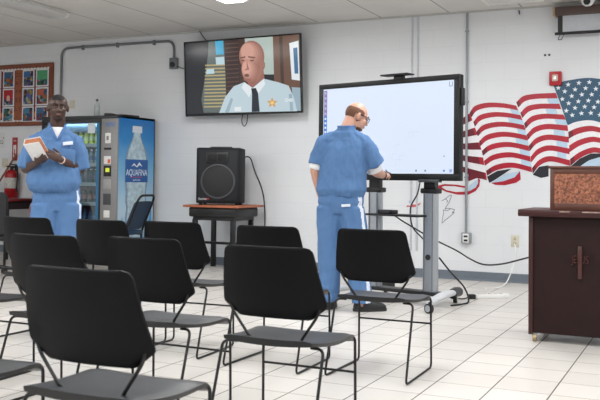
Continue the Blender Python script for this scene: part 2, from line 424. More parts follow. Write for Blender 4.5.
# ------------------------------------------------------------------ fire extinguisher, sign, broom
t = thing('fire_extinguisher', 'red fire extinguisher hanging on the wall at the far left', 'fire extinguisher', (-9.09, YW-.1, .78))
bm = newbm(); lathe(bm, [(.085, 0), (.095, .012), (.095, .34), (.085, .38), (.05, .41), (.03, .42)]); obj('cylinder', bm, RED, t)
bm = newbm(); lathe(bm, [(.0958, .15), (.0962, .151), (.0962, .3), (.0958, .301)], 32); obj('instruction_label', bm, mat('extinguisher_label', (200, 196, 190), .6, var=.4, scale=45), t)
bm = newbm(); cyl(bm, (0, 0, .41), (0, 0, .46), .022); box(bm, (-.02, -.09, .455), (.02, .03, .472), .004); box(bm, (-.02, -.08, .485), (.02, .03, .5), .004, Matrix.Rotation(radians(-6), 4, 'X')); obj('valve_handle', bm, BLACKM, t)
bm = newbm(); tube(bm, smoothpath([(.02, 0, .44), (.09, -.01, .46), (.115, 0, .38), (.105, 0, .2), (.1, 0, .1)]), .011); obj('hose', bm, DARKRUB, t)
bm = newbm(); box(bm, (-.03, .09, .2), (.03, .1, .5)); obj('wall_bracket', bm, BLACKM, t)
t = thing('fire_sign', 'narrow red and white sign on the wall over the extinguisher', 'sign', (-9.13, YW, 1.5))
bm = newbm(); box(bm, (-.05, -.004, -.17), (.05, 0, .17)); obj('sign_panel', bm, RED, t)
bm = newbm(); box(bm, (-.028, -.0055, -.12), (.028, -.004, .06)); obj('white_arrow_panel', bm, mat('sign_white', (222, 214, 212), .5), t)
bm = newbm(); prism(bm, [(-.02, -.06), (.02, -.06), (0, -.105)], .001, Matrix.Translation((0, -.0068, 0))); box(bm, (-.007, -.0068, -.06), (.007, -.0056, 0)); obj('arrow', bm, RED, t)
text('lettering', 'FIRE', .03, mat('sign_white', (222, 214, 212), .5), t, (0, -.0045, .12), FRONT)
t = thing('broom', 'wooden handled broom leaning on the wall beside the extinguisher', 'broom', (-9.84, 9.3, 0))
bm = newbm(); tube(bm, [(0, 0, .16), (.77, .23, 1.42)], .014); obj('handle', bm, mat('broom_wood', (140, 92, 66), .5, var=.15), t)
bm = newbm(); box(bm, (-.16, -.03, .1), (.14, .03, .17), .01); obj('head', bm, mat('broom_wood', (140, 92, 66), .5), t)
bm = newbm(); box(bm, (-.17, -.035, 0), (.15, .035, .1), .01); obj('bristles', bm, mat('straw', (120, 104, 70), .9, var=.3, scale=90), t)

# ------------------------------------------------------------------ low red-topped table at the left
t = thing('side_table', 'red topped low table against the wall under the extinguisher', 'table', (-9.1, 8.95, 0))
bm = newbm(); box(bm, (-.85, -.32, .77), (.78, .35, .8), .006); obj('tabletop', bm, mat('red_laminate', (112, 26, 28), .4), t)
bm = newbm(); box(bm, (-.8, -.28, .66), (.73, .31, .77)); obj('apron', bm, mat('dark_apron', (44, 30, 30), .6), t)
for sx in (-.77, .7):
    for sy in (-.26, .29):
        bm = newbm(); cyl(bm, (sx, sy, 0), (sx, sy, .67), .02); obj('leg', bm, BLACKM, t)

# ------------------------------------------------------------------ vending machine
VX0, VX1, VY0, VY1, VH = -7.86, -6.634, 8.705, 9.5, 1.882
t = thing('vending_machine', 'tall drinks vending machine with a blue bottle picture on its side', 'vending machine', (VX1, VY0, 0))
VW = VX1-VX0; VD = VY1-VY0
CAB = mat('dark_cabinet', (34, 38, 42), .4); BEZ = mat('grey_bezel', (138, 138, 138), .4, .2)
INT = mat('cabinet_interior', (22, 60, 82), .5)
gx1 = -.285; gx0 = -VW+.05     # glass opening
bm = newbm()
box(bm, (-VW, .06, .06), (-VW+.03, VD, VH)); box(bm, (-.03, .06, .06), (0, VD, VH)); box(bm, (-VW, VD-.03, .06), (0, VD, VH)); box(bm, (-VW, .0, VH-.04), (0, VD, VH), .006); box(bm, (-VW, .06, .06), (0, VD, .12))
box(bm, (gx1+.01, .06, .06), (0, VD, VH-.02))
box(bm, (-VW+.04, .08, .0), (-VW+.12, .16, .06)); box(bm, (-.12, .08, 0), (-.04, .16, .06)); box(bm, (-VW+.04, VD-.16, .0), (-VW+.12, VD-.08, .06)); box(bm, (-.12, VD-.16, 0), (-.04, VD-.08, .06))
obj('cabinet', bm, CAB, t)
bm = newbm(); box(bm, (-VW+.03, .5, .35), (gx1+.0, .52, VH-.04)); box(bm, (gx1-.012, .1, .35), (gx1, .5, VH-.04)); box(bm, (-VW+.03, .1, VH-.2), (gx1-.012, .5, VH-.045)); obj('interior_liner', bm, INT, t)
bm = newbm()   # door frame round the glass
for a in (((gx0-.05, 0, .06), (gx0, .06, VH-.04)), ((gx1, 0, .06), (gx1+.03, .06, VH-.04)), ((gx0, 0, VH-.09), (gx1, .06, VH-.04)), ((gx0, 0, .06), (gx1, .06, .4))): box(bm, *a, .004)
door = obj('glass_door_frame', bm, mat('door_frame_dark', (26, 28, 30), .35), t)
bm = newbm(); box(bm, (gx1-.045, .004, .4), (gx1, .05, VH-.09)); obj('blue_edge_strip', bm, mat('blue_strip', (40, 108, 150), .4), door)
GL = NT('cooler_glass'); 
for nd in list(GL.t.nodes):
    if nd.type != 'OUTPUT_MATERIAL': GL.t.nodes.remove(nd)
_tr = GL.n('ShaderNodeBsdfTransparent'); _tr.inputs[0].default_value = (.82, .9, .92, 1); _gl = GL.n('ShaderNodeBsdfGlossy'); _gl.inputs['Roughness'].default_value = .03
_fr = GL.n('ShaderNodeFresnel'); _fr.inputs[0].default_value = 1.45; _mx = GL.n('ShaderNodeMixShader')
GL.link(_fr.outputs[0], _mx.inputs[0]); GL.link(_tr.outputs[0], _mx.inputs[1]); GL.link(_gl.outputs[0], _mx.inputs[2])
GL.link(_mx.outputs[0], [n for n in GL.t.nodes if n.type == 'OUTPUT_MATERIAL'][0].inputs[0])
bm = newbm(); box(bm, (gx0, .028, .4), (gx1-.045, .032, VH-.09)); obj('glass_pane', bm, GL.m, door)
shelves = [1.52, 1.27, 1.02, .77, .5]
for z in shelves:
    bm = newbm(); box(bm, (-VW+.03, .1, z-.02), (gx1-.012, .49, z)); box(bm, (-VW+.03, .095, z-.03), (gx1-.012, .1, z+.015)); obj('shelf', bm, mat('shelf_wire', (165, 172, 176), .4, .3), t)
bm = newbm(); box(bm, (gx1+.03, 0, .1), (0, .06, VH-.04), .006); bez = obj('control_panel', bm, BEZ, t)
def panel(name, x0_, z0_, x1_, z1_, m, d=.006): 
    bm = newbm(); box(bm, (x0_, -d, z0_), (x1_, .001, z1_), .002); return obj(name, bm, m, bez)
px = -.155
lg = text('brand_lettering', 'PEPSI', .075, mat('logo_blue', (48, 112, 190), .4), bez, (px+.04, -.001, 1.76), FRONT, sx=.85)
panel('keypad', px-.035, 1.53, px+.05, 1.66, WHITEP)
panel('keypad_arrow', px-.012, 1.57, px+.02, 1.62, mat('keypad_grey', (120, 122, 124), .5), .009)
panel('coin_slot', px-.05, 1.45, px+.06, 1.475, DARKRUB)
panel('price_sticker', px-.05, 1.27, px+.055, 1.37, WHITEP)
panel('orange_sticker', px+.01, 1.28, px+.05, 1.33, mat('orange_label', (216, 96, 54), .5), .008)
panel('bill_slot', px-.05, 1.115, px+.065, 1.25, DARKRUB)
panel('bill_light', px-.02, 1.17, px+.04, 1.22, mat('yellow_glow', (214, 226, 60), emit=1.0), .009)
panel('coin_plate', px-.05, .96, px+.065, 1.08, mat('pale_grey_panel', (158, 158, 158), .4))
panel('coin_return', px-.05, .76, px+.065, .9, mat('return_grey', (66, 68, 70), .5))
panel('round_sticker', px-.04, .6, px+.05, .69, WHITEP)
bm = newbm(); box(bm, (gx1-.2, .02, 1.66), (gx1-.085, .024, 1.79)); obj('white_notice', bm, mat('notice_white', (205, 212, 216), .6), door)
# printed side panel
SKY = ramp_material('printed_sky', 2, .1, 1.86, [(0, (196, 214, 226)), (.35, (182, 208, 226)), (.62, (120, 178, 216)), (.85, (28, 128, 196)), (1, (16, 110, 184))], .3, .12)
S = Matrix.Translation((.0, 0, 0)) @ Matrix.Rotation(pi/2, 4, 'Z')      # local x -> depth, faces +X
def sidepoly(name, pts, off, m, parent=None):
    bm = newbm(); prism(bm, [(p[0], p[1]) for p in pts], .001, Matrix.Translation((.002+off, 0, 0)) @ Matrix.Rotation(pi/2, 4, 'Z'))
    return obj(name, bm, m, parent or t)
ld_ = bpy.data.lights.new('cooler_lamp', 'AREA'); ld_.shape = 'RECTANGLE'; ld_.size = .85; ld_.size_y = .05; ld_.energy = 5; ld_.color = (.92, .97, 1)
lo_ = bpy.data.objects.new('cooler_lamp', ld_); COL.objects.link(lo_); lo_.parent = t; lo_.location = (-VW/2-.12, .085, VH-.1); lo_.rotation_euler = (radians(20), 0, 0)
side = sidepoly('side_picture', [(.02, .08), (VD-.02, .08), (VD-.02, VH-.03), (.02, VH-.03)], .001, SKY)
cxm = .395
def mir(half): return [(cxm-x, z) for x, z in half] + [(cxm+x, z) for x, z in half[::-1]]
PET = mat('printed_bottle', (178, 200, 216), .3, var=.28, scale=16); PETD = mat('printed_bottle_edge', (128, 152, 174), .3, var=.2, scale=16)
outer = [(.075, 1.69), (.085, 1.63), (.13, 1.55), (.19, 1.47), (.228, 1.38), (.238, 1.32), (.235, 1.0), (.215, .92), (.225, .8), (.2, .72), (.225, .6), (.22, .3), (.1, .26)]
sidepoly('picture_bottle', mir(outer), .003, PETD, side)
sidepoly('picture_bottle', mir([(x*.84, z-.005 if i == 0 else z) for i, (x, z) in enumerate(outer)]), .005, PET, side)
sidepoly('picture_cap', mir([(.1, 1.765), (.105, 1.68)]), .007, mat('printed_cap', (214, 222, 230), .4), side)
lab = sidepoly('picture_label', mir([(.238, 1.335), (.238, 1.045)]), .008, mat('label_blue', (22, 88, 156), .35), side)
LW = mat('label_white', (226, 234, 242), .4)
rot_side = (pi/2, 0, pi/2)
text('label_lettering', 'AQUAFINA', .115, LW, lab, (.0105, cxm, 1.165), rot_side, sx=.78)
sidepoly('label_mountains', [(cxm-.12, 1.245), (cxm-.06, 1.29), (cxm-.01, 1.25), (cxm+.05, 1.305), (cxm+.12, 1.245), (cxm+.05, 1.268), (cxm, 1.235), (cxm-.06, 1.262)], .011, LW, side)
sidepoly('label_red_line', [(cxm-.15, 1.105), (cxm+.11, 1.105), (cxm+.11, 1.115), (cxm-.15, 1.112)], .0105, mat('label_red', (190, 50, 80), .4), side)
text('label_small_lettering', 'pure water', .035, LW, lab, (.0105, cxm, 1.075), rot_side)
for i, pts in enumerate(([(.05, .3), (.1, .62), (.13, .5), (.17, .56), (.2, .32)], [(.56, .3), (.62, .6), (.66, .5), (.72, .72), (.75, .3)], [(.08, .12), (.05, .34), (.75, .34), (.7, .12)])):
    sidepoly('picture_splash', pts, .009+.0012*i, mat('splash_blue', (58, 150, 208), .3, var=.3, scale=12), side)
# bottles on the machine's shelves
def drink(liquid, capm, label_m, h=.2):
    o = thing('drink_bottle', '', 'bottle')
    bm = newbm(); lathe(bm, [(.026, 0), (.031, .01), (.031, h*.62), (.024, h*.76), (.012, h*.88), (.012, h*.94)], 14); obj('bottle_body', bm, liquid, o)
    bm = newbm(); lathe(bm, [(.0318, h*.28), (.032, h*.29), (.032, h*.56), (.0318, h*.57)], 14); obj('bottle_label', bm, label_m, o)
    bm = newbm(); lathe(bm, [(.0145, h*.92), (.0145, h), (.012, h*1.005)], 14); obj('cap', bm, capm, o)
    return o
kinds = [('yellow-green', (206, 222, 60), (190, 210, 70), (225, 235, 160)), ('pale', (178, 204, 210), (220, 226, 226), (200, 220, 226)), ('clear water', (132, 168, 184), (220, 230, 236), (60, 110, 160)),
         ('teal', (70, 110, 122), (190, 200, 205), (58, 84, 110)), ('dark cola', (46, 26, 28), (150, 40, 46), (120, 40, 46)), ('blue', (54, 96, 132), (40, 70, 110), (70, 110, 150))]
KM = {n: (mat('drink_'+n.replace(' ', '_').replace('-', '_'), c, .15), mat('cap_'+n.replace(' ', '_').replace('-', '_'), d, .4), mat('wrap_'+n.replace(' ', '_').replace('-', '_'), e, .4)) for n, c, d, e in kinds}
protos = {}
rowsn = [('top', 1.52, ['yellow-green']*8+['pale']*1), ('second', 1.27, ['clear water']*9), ('third', 1.02, ['teal']*9), ('fourth', .77, ['dark cola']*9), ('lowest', .5, ['blue']*9)]
for rn, z, ks in rowsn:
    for i, kname in enumerate(ks):
        x = VX1 + gx1 - .075 - .086*(8-i); lbl = f'{kname} drink bottle on the {rn} shelf of the vending machine'
        loc = (x, VY0+.16, z)
        if kname not in protos:
            o = drink(*KM[kname], h=.19); protos[kname] = o; o.location = loc; o['label'] = lbl
        else: o = dup(protos[kname], loc, 0, lbl)
        o['group'] = f'{kname} bottles on the {rn} shelf'
# on top of the machine
t = thing('water_bottle', 'clear plastic bottle standing on top of the vending machine', 'bottle', (-7.2, 9.0, VH))
bm = newbm(); lathe(bm, [(.03, 0), (.036, .01), (.036, .15), (.02, .19), (.014, .2), (.014, .212)]); obj('bottle_body', bm, mat('clear_bottle', (176, 184, 184), .15, var=.15), t)
bm = newbm(); lathe(bm, [(.017, .212), (.017, .24), (.014, .242)]); obj('cap', bm, mat('bottle_cap_dark', (70, 74, 78), .4), t)
t = thing('card_reader_cable', 'black adapter and cable lying on top of the vending machine', 'cable', (-6.95, 8.86, VH))
bm = newbm(); box(bm, (-.01, -.04, 0), (.1, .04, .04), .01, Matrix.Rotation(.4, 4, 'Z')); obj('adapter', bm, BLACK, t)
bm = newbm(); tube(bm, smoothpath([(.07, .03, .03), (.12, .05, .02), (.2, .0, .012), (.27, .03, .012), (.3, .3, .012)]), .011); obj('cord', bm, DARKRUB, t)
t['label'] = 'black adapter with its cord lying on top of the vending machine'

# ------------------------------------------------------------------ wall television
t = thing('wall_television', 'large wall television showing a bald man in a white uniform shirt', 'television', (-5.262, 9.37, 2.385))
t.rotation_euler = (radians(3.8), radians(-.4), radians(-1.0))
TW, TH = 1.675, .962
bm = newbm(); box(bm, (-TW/2, 0, -TH/2), (TW/2, .045, TH/2), .006); obj('casing', bm, mat('gloss_black', (14, 14, 16), .2), t)
bm = newbm(); box(bm, (-.35, .045, -.25), (.35, .11, .25), .01); obj('wall_mount', bm, BLACKM, t)
TVE = 1.0
def tvm(n, c, e=TVE):
    m = mat('tv_'+n, c, emit=e); b = m.node_tree.nodes['Principled BSDF']; b.inputs['Roughness'].default_value = .12; return m
def tvuv(x, y):
    u = x/575.0; top = 38-.075*x; bot = 412-.046*x
    v = (y-top)/(bot-top); return ((u-.5)*(TW-.03), (.5-v)*(TH-.04)+.005)
layers = []
def shape(m, pts): layers.append((m, [tvuv(*p) for p in pts]))
def ellpts(cx, cy, rx, ry, a0=0, a1=360, n=28, tilt=0):
    out = []
    for k in range(n):
        a = radians(a0+(a1-a0)*k/(n-1 if a1-a0 < 360 else n)); x, y = rx*cos(a), ry*sin(a)
        out.append((cx+x*cos(tilt)-y*sin(tilt), cy+x*sin(tilt)+y*cos(tilt)))
    return out
dk = tvm('dark', (24, 27, 34)); wood = tvm('wood', (104, 76, 62)); woodd = tvm('wood_dark', (66, 46, 40)); brick = tvm('brick', (52, 38, 38)); brickd = tvm('brick_line', (92, 66, 58))
pale = tvm('pale_wall', (172, 186, 180)); blind = tvm('blind', (90, 100, 98)); slat = tvm('slat', (176, 160, 112)); cyan = tvm('cyan', (48, 160, 200)); lightb = tvm('light_blue', (180, 206, 214))
skin = tvm('skin', (192, 136, 124)); skinl = tvm('skin_light', (214, 160, 146)); skind = tvm('skin_shade', (150, 98, 88)); shirt = tvm('shirt', (186, 204, 212)); shirtd = tvm('shirt_fold', (150, 172, 184)); tie = tvm('tie', (28, 34, 46))
gold = tvm('gold', (206, 150, 70)); white = tvm('white', (222, 228, 232)); brow = tvm('brow', (112, 76, 68)); bluep = tvm('blue_picture', (70, 110, 150))
shape(dk, [(0, 40), (575, -4), (575, 386), (0, 410)])
shape(blind, [(125, 30), (205, 24), (212, 398), (90, 400), (80, 330), (105, 200), (122, 90)])
for i in range(13):
    y = 150+i*18; shape(slat, [(105-i, y), (208, y-4), (208, y+4), (104-i, y+7)])
shape(cyan, [(160, 28), (200, 24), (203, 96), (163, 98)]); shape(lightb, [(160, 112), (205, 108), (206, 148), (162, 150)]); shape(lightb, [(112, 175), (150, 170), (152, 196), (108, 200)])
shape(brick, [(205, 24), (280, 18), (284, 392), (212, 396)])
for i in range(16): shape(brickd, [(212, 40+i*22), (278, 35+i*22), (278, 40+i*22), (212, 45+i*22)])
shape(woodd, [(280, 18), (316, 15), (316, 390), (284, 392)]); shape(pale, [(312, 15), (450, 6), (452, 200), (314, 200)])
shape(wood, [(450, 6), (575, -4), (575, 386), (452, 390)]); shape(woodd, [(480, 4), (496, 3), (500, 300), (484, 300)])
shape(white, [(528, 40), (572, 28), (574, 232), (536, 226)]); shape(bluep, [(546, 66), (566, 62), (568, 196), (550, 196)]); shape(shirtd, [(535, 265), (575, 268), (575, 386), (540, 386)])
# sitter
shape(skind, [(310, 190), (400, 170), (408, 250), (330, 285)])
shape(shirt, [(172, 400), (205, 318), (250, 262), (305, 240), (345, 270), (400, 222), (470, 240), (520, 258), (545, 320), (558, 388)])
shape(shirtd, [(200, 400), (235, 320), (245, 330), (222, 398)]); shape(shirtd, [(520, 300), (535, 300), (540, 386), (525, 387)])
def tone(k): return tvm('skin_tone_%d' % k, tuple(round(a+(b-a)*k/6) for a, b in zip((146, 98, 86), (216, 168, 152))))
shape(tone(0), ellpts(396, 152, 13, 25)); shape(tone(2), ellpts(396, 150, 8, 17))
for k in range(6):
    f_ = 1-.1*k
    shape(tone(min(6, k)), ellpts(344-4*k, 106-5*k, 63*f_, 80*f_)); shape(tone(min(6, k)), ellpts(340-4.5*k, 178-2*k, 48*f_, 70*f_))
shape(tone(1), [(384, 120), (402, 130), (398, 190), (380, 225), (360, 246), (378, 190)])
shape(skinl, ellpts(316, 165, 16, 30)); shape(brow, [(286, 112), (312, 106), (314, 113), (288, 119)]); shape(brow, [(326, 106), (362, 110), (360, 118), (328, 113)])
shape(brow, ellpts(300, 128, 9, 4)); shape(brow, ellpts(346, 128, 11, 4)); shape(tone(1), [(319, 124), (327, 160), (331, 176), (308, 180), (309, 175), (319, 168)])
shape(brow, ellpts(318, 205, 12, 8)); shape(skind, ellpts(320, 228, 20, 5))
shape(white, [(305, 240), (345, 272), (328, 320), (290, 268)]); shape(white, [(345, 272), (402, 225), (408, 250), (372, 300)])
shape(tie, [(338, 272), (362, 270), (372, 296), (378, 392), (338, 394), (342, 298)])
star = []
for k in range(10):
    a = radians(-90+36*k); r_ = 28 if k % 2 == 0 else 12; star.append((440+r_*cos(a), 346+r_*sin(a)))
shape(gold, star); shape(tvm('gold_light', (236, 200, 120)), ellpts(440, 346, 9, 9))
for c in (510, 530): shape(white, ellpts(c, 332, 9, 9)); shape(shirt, ellpts(c, 332, 5, 5))
shape(white, [(252, 370), (286, 368), (286, 390), (252, 391)])
bm = newbm(); ms = []; 
for i, (m, pts) in enumerate(layers):
    if m not in ms: ms.append(m)
    flat(bm, pts, -.0006-.00012*i, ms.index(m))
obj('screen_picture', bm, ms, t, smooth=False, recalc=False)
bm = newbm()
for a in (((-TW/2, -.009, -TH/2), (TW/2, 0, -TH/2+.018)), ((-TW/2, -.009, TH/2-.012), (TW/2, 0, TH/2)), ((-TW/2, -.009, -TH/2+.018), (-TW/2+.012, 0, TH/2-.012)), ((TW/2-.012, -.009, -TH/2+.018), (TW/2, 0, TH/2-.012))): box(bm, *a)
obj('bezel', bm, mat('gloss_black', (14, 14, 16), .2), t)

# ------------------------------------------------------------------ loudspeaker and its table
t = thing('speaker_table', 'small table with an orange wood top and black apron under the loudspeaker', 'table', (-5.36, 9.14, 0))
bm = newbm(); box(bm, (-.37, -.33, .757), (.39, .33, .785), .004); obj('tabletop', bm, mat('orange_wood', (166, 96, 66), .5, var=.15, scale=12), t)
bm = newbm(); box(bm, (-.32, -.28, .64), (.34, .28, .757), .02); box(bm, (-.28, -.24, .6), (.3, .24, .64)); obj('apron', bm, BLACK, t)
for sx in (-.26, .27):
    for sy in (-.22, .22):
        bm = newbm(); box(bm, (sx-.03, sy-.02, 0), (sx+.03, sy+.02, .61), .004); obj('leg', bm, BLACKM, t)
bm = newbm(); box(bm, (-.26, -.02, .3), (.27, .02, .33)); obj('brace', bm, BLACKM, t)
t = thing('loudspeaker', 'black boxy loudspeaker standing on the small orange topped table', 'loudspeaker', (-5.36, 9.08, .785), radians(20))
sw, sd, sh = .268, .19, .69
SPK = mat('speaker_carpet', (25, 27, 30), .7, spec=.25, var=.15, scale=200, bump=.08)
bm = newbm(); box(bm, (-sw, -sd, .02), (sw, sd, sh), .018); obj('cabinet', bm, SPK, t)
bm = newbm(); box(bm, (-sw+.03, -sd-.006, .05), (sw-.03, -sd+.002, sh-.03), .004); obj('front_baffle', bm, mat('speaker_baffle', (31, 33, 37), .6, spec=.3), t)
bm = newbm(); box(bm, (-.145, -sd-.02, sh-.185), (.125, -sd, sh-.06), .01); horn = obj('horn', bm, BLACK, t)
for x in (-.12, .0): 
    bm = newbm(); box(bm, (x, -sd-.024, sh-.165), (x+.105, -sd-.015, sh-.08), .004); obj('horn_mouth', bm, mat('deep_black', (8, 8, 9), .7), horn)
bm = newbm(); M = Matrix.Translation((-.0, -sd-.004, .285)) @ Matrix.Rotation(pi/2, 4, 'X')
lathe(bm, [(.2, 0), (.21, .008), (.205, .018), (.195, .02), (.19, .004)], 40, M); obj('woofer_ring', bm, mat('ring_grey', (70, 73, 77), .4), t)
bm = newbm(); lathe(bm, [(.192, .003), (.15, .012), (.08, .018), (.03, .02)], 40, M); obj('woofer_grille', bm, mat('grille_black', (19, 20, 22), .55, bump=.3, scale=300), t)
text('badge', 'Gemini', .035, mat('badge_white', (210, 210, 210), .4), t, (-.185, -sd-.0065, .075), FRONT); bm = newbm(); box(bm, (-.13, -sd-.008, .065), (-.105, -sd-.005, .088)); obj('red_badge', bm, RED, t)
for sx in (-.22, .22):
    for sy in (-.13, .13):
        bm = newbm(); cyl(bm, (sx, sy, 0), (sx, sy, .022), .022, n=12); obj('foot', bm, DARKRUB, t)
bm = newbm(); tube(bm, fillet([(-.13, 0, sh-.005), (-.13, 0, sh+.008), (.13, 0, sh+.008), (.13, 0, sh-.005)], .02), .01); obj('handle', bm, BLACK, t)
bm = newbm(); tube(bm, smoothpath([(-5.2, 9.3, 1.36), (-5.15, 9.42, 1.37), (-5.12, 9.5, 1.2), (-5.03, 9.51, 1.0), (-4.99, 9.52, .8), (-4.98, 9.52, .5), (-5.0, 9.5, .02)]), .008, 6)
tag(obj('speaker_cable', bm, DARKRUB), 'thin black cable hanging behind the loudspeaker', 'cable')

# ------------------------------------------------------------------ blue padded chair by the vending machine
t = thing('padded_chair', 'navy padded chair with black tube frame beside the vending machine', 'chair', (-6.17, 8.2, 0), radians(98))
NAVY = mat('navy_vinyl', (26, 50, 74), .5)
bm = newbm(); tube(bm, fillet([(-.2, -.22, .0), (-.2, -.14, .44), (-.19, -.33, .9), (.19, -.33, .9), (.2, -.14, .44), (.2, -.22, 0)], .09, 7), .014); obj('back_frame', bm, BLACKM, t)
for s in (-1, 1):
    bm = newbm(); tube(bm, fillet([(s*.2, -.15, .44), (s*.2, .22, .44), (s*.2, .25, 0)], .05), .013); obj('leg', bm, BLACKM, t)
bm = newbm(); prism(bm, rrect(-.175, .5, .175, .83, .04), .04, Matrix.Translation((0, -.235, 0)) @ Matrix.Rotation(0, 4, 'X')); 
for v in bm.verts: v.co.y -= (v.co.z-.5)*.42 - .075
obj('backrest', bm, NAVY, t)
bm = newbm(); box(bm, (-.2, -.18, .44), (.2, .25, .49), .018); obj('seat', bm, NAVY, t)

# ------------------------------------------------------------------ rose chair and office chair at the left
t = thing('upholstered_chair', 'dusty rose low backed chair in front of the red topped table', 'chair', (-7.75, 8.2, 0), radians(150))
ROSE = mat('rose_fabric', (150, 98, 102), .85, var=.12, scale=80)
bm = newbm(); prism(bm, rrect(-.25, .46, .25, .77, .1), .07, Matrix.Translation((0, -.28, 0))); obj('backrest', bm, ROSE, t)
bm = newbm(); box(bm, (-.26, -.22, .4), (.26, .26, .5), .03); obj('seat', bm, ROSE, t)
for sx in (-.22, .22):
    for sy, tz in ((-.24, .46), (.22, .4)):
        bm = newbm(); cyl(bm, (sx, sy, 0), (sx, sy, tz), .016); obj('leg', bm, BLACKM, t)
t = thing('office_chair', 'black rolling office chair with its back turned at the left edge', 'chair', (-7.13, 7.15, 0), radians(25))
bm = newbm(); prism(bm, rrect(-.24, .47, .24, .93, .07), .07, Matrix.Translation((0, -.27, 0))); obj('backrest', bm, BLACK, t)
bm = newbm(); box(bm, (-.25, -.22, .4), (.25, .27, .47), .03); obj('seat', bm, BLACK, t)
bm = newbm(); tube(bm, fillet([(0, -.24, .6), (0, -.28, .38), (0, 0, .38)], .06), .02); obj('back_bracket', bm, BLACKM, t)
bm = newbm(); cyl(bm, (0, 0, .1), (0, 0, .4), .028); obj('gas_lift', bm, BLACKM, t)
for k in range(5):
    a = radians(72*k+10); d = Vector((cos(a), sin(a), 0))
    bm = newbm(); tube(bm, [Vector((0, 0, .11)), d*.3+Vector((0, 0, .075))], lambda u: .024-.008*u); lg = obj('base_leg', bm, BLACK, t)
    bm = newbm(); c = d*.3; n_ = Vector((-d.y, d.x, 0)); cyl(bm, c-n_*.024+Vector((0, 0, .03)), c+n_*.024+Vector((0, 0, .03)), .03, n=16); cyl(bm, c+Vector((0, 0, .03)), c+Vector((0, 0, .08)), .008, n=8); obj('caster', bm, BLACK, lg)

# ------------------------------------------------------------------ interactive display on its rolling stand
t = thing('interactive_display', 'big black framed whiteboard display glowing on a rolling silver stand', 'display', (-2.66, 7.43, 0), radians(-15.4)); t.scale = (.95, .95, .95)
DW, DH, DZ = 1.635, .968, 1.647
bm = newbm(); box(bm, (-DW/2, 0, DZ-DH/2), (DW/2, .07, DZ+DH/2), .008); obj('casing', bm, mat('display_black', (13, 15, 17), .45, spec=.35), t)
bz = .055
bm = newbm()
for a in (((-DW/2, -.012, DZ-DH/2), (DW/2, 0, DZ-DH/2+.065)), ((-DW/2, -.012, DZ+DH/2-.05), (DW/2, 0, DZ+DH/2)), ((-DW/2, -.012, DZ-DH/2+.065), (-DW/2+bz, 0, DZ+DH/2-.05)), ((DW/2-bz, -.012, DZ-DH/2+.065), (DW/2, 0, DZ+DH/2-.05))): box(bm, *a, .003)
obj('bezel', bm, mat('display_black', (13, 15, 17), .45, spec=.35), t)
sx0, sx1, sz0, sz1 = -DW/2+bz, DW/2-bz, DZ-DH/2+.065, DZ+DH/2-.05
SCW = mat('screen_white', (219, 231, 250), emit=1.0)
bm = newbm(); box(bm, (sx0, -.004, sz0), (sx1, 0, sz1)); scr = obj('screen', bm, SCW, t, smooth=False)
PUR = mat('icon_purple', (142, 118, 176), emit=1.0); BLU = mat('icon_blue', (60, 122, 214), emit=1.0); PBL = mat('icon_pale', (168, 184, 226), emit=1.0); GRYL = mat('icon_grey', (120, 140, 170), emit=1.0); FNT = mat('faint_line', (205, 218, 240), emit=1.0)
MS = [PUR, BLU, PBL, GRYL, SCW, FNT]
def ico(x, z, w, h, mi, y=-.0046):
    bm = newbm(); box(bm, (x-w/2, y-.0003, z-h/2), (x+w/2, y, z+h/2)); obj('icon' if mi != 5 else 'faint_line', bm, MS[mi], scr, smooth=False)
tx = sx0+.028
ico(tx, sz1-.145, .04, .26, 0); ico(tx, sz1-.37, .04, .19, 1)
for i in range(5): ico(tx, sz1-.04-.052*i, .022, .022, 2, -.005)
for i in range(4): ico(tx, sz1-.3-.045*i, .022, .02, 4, -.005)
zb = sz0+.028
for x, m_ in ((-.26, 3), (-.21, 2), (-.1, 1), (-.05, 2), (.02, 3), (.36, 3), (.46, 3), (.66, 1), (.73, 1)): ico(x, zb, .018, .018, m_)
for x in (-.205, .73): ico(x, zb, .03, .03, 2, -.0046)
for x, z in ((.3, 1.62), (.33, 1.62), (.36, 1.62), (.12, 1.42), (.2, 1.4), (.16, 1.36), (.16, 1.5)): ico(x, z, .06, .004, 5); ico(x-.03, z-.03, .004, .06, 5)
ico(sx1-.05, sz1-.035, .006, .04, 3); ico(sx1-.02, sz1-.035, .006, .04, 3); ico(sx1-.035, sz1-.055, .03, .006, 3)
ico(.66, sz0+.16, .012, .012, 3)
bm = newbm(); box(bm, (.4, -.03, DZ-DH/2-.015), (.62, .03, DZ-DH/2+.012), .004); obj('port_bar', bm, mat('port_grey', (58, 62, 66), .4), t)
bm = newbm(); box(bm, (DW/2-.002, .01, DZ+.2), (DW/2+.022, .06, DZ+.36), .006); obj('side_module', bm, BLACK, t)
bm = newbm(); box(bm, (-.01, -.08, DZ+DH/2+.028), (.3, .05, DZ+DH/2+.042), .005); obj('camera_bar', bm, BLACK, t)
bm = newbm(); box(bm, (.1, -.01, DZ+DH/2-.01), (.19, .06, DZ+DH/2+.032), .005); obj('camera_mount', bm, BLACK, t)
bm = newbm(); box(bm, (-.5, .07, 1.31), (.62, .1, 1.41), .004); box(bm, (-.28, .07, 1.18), (-.11, .12, 1.66)); box(bm, (.36, .07, 1.18), (.52, .12, 1.66)); obj('mounting_rail', bm, BLACKM, t)
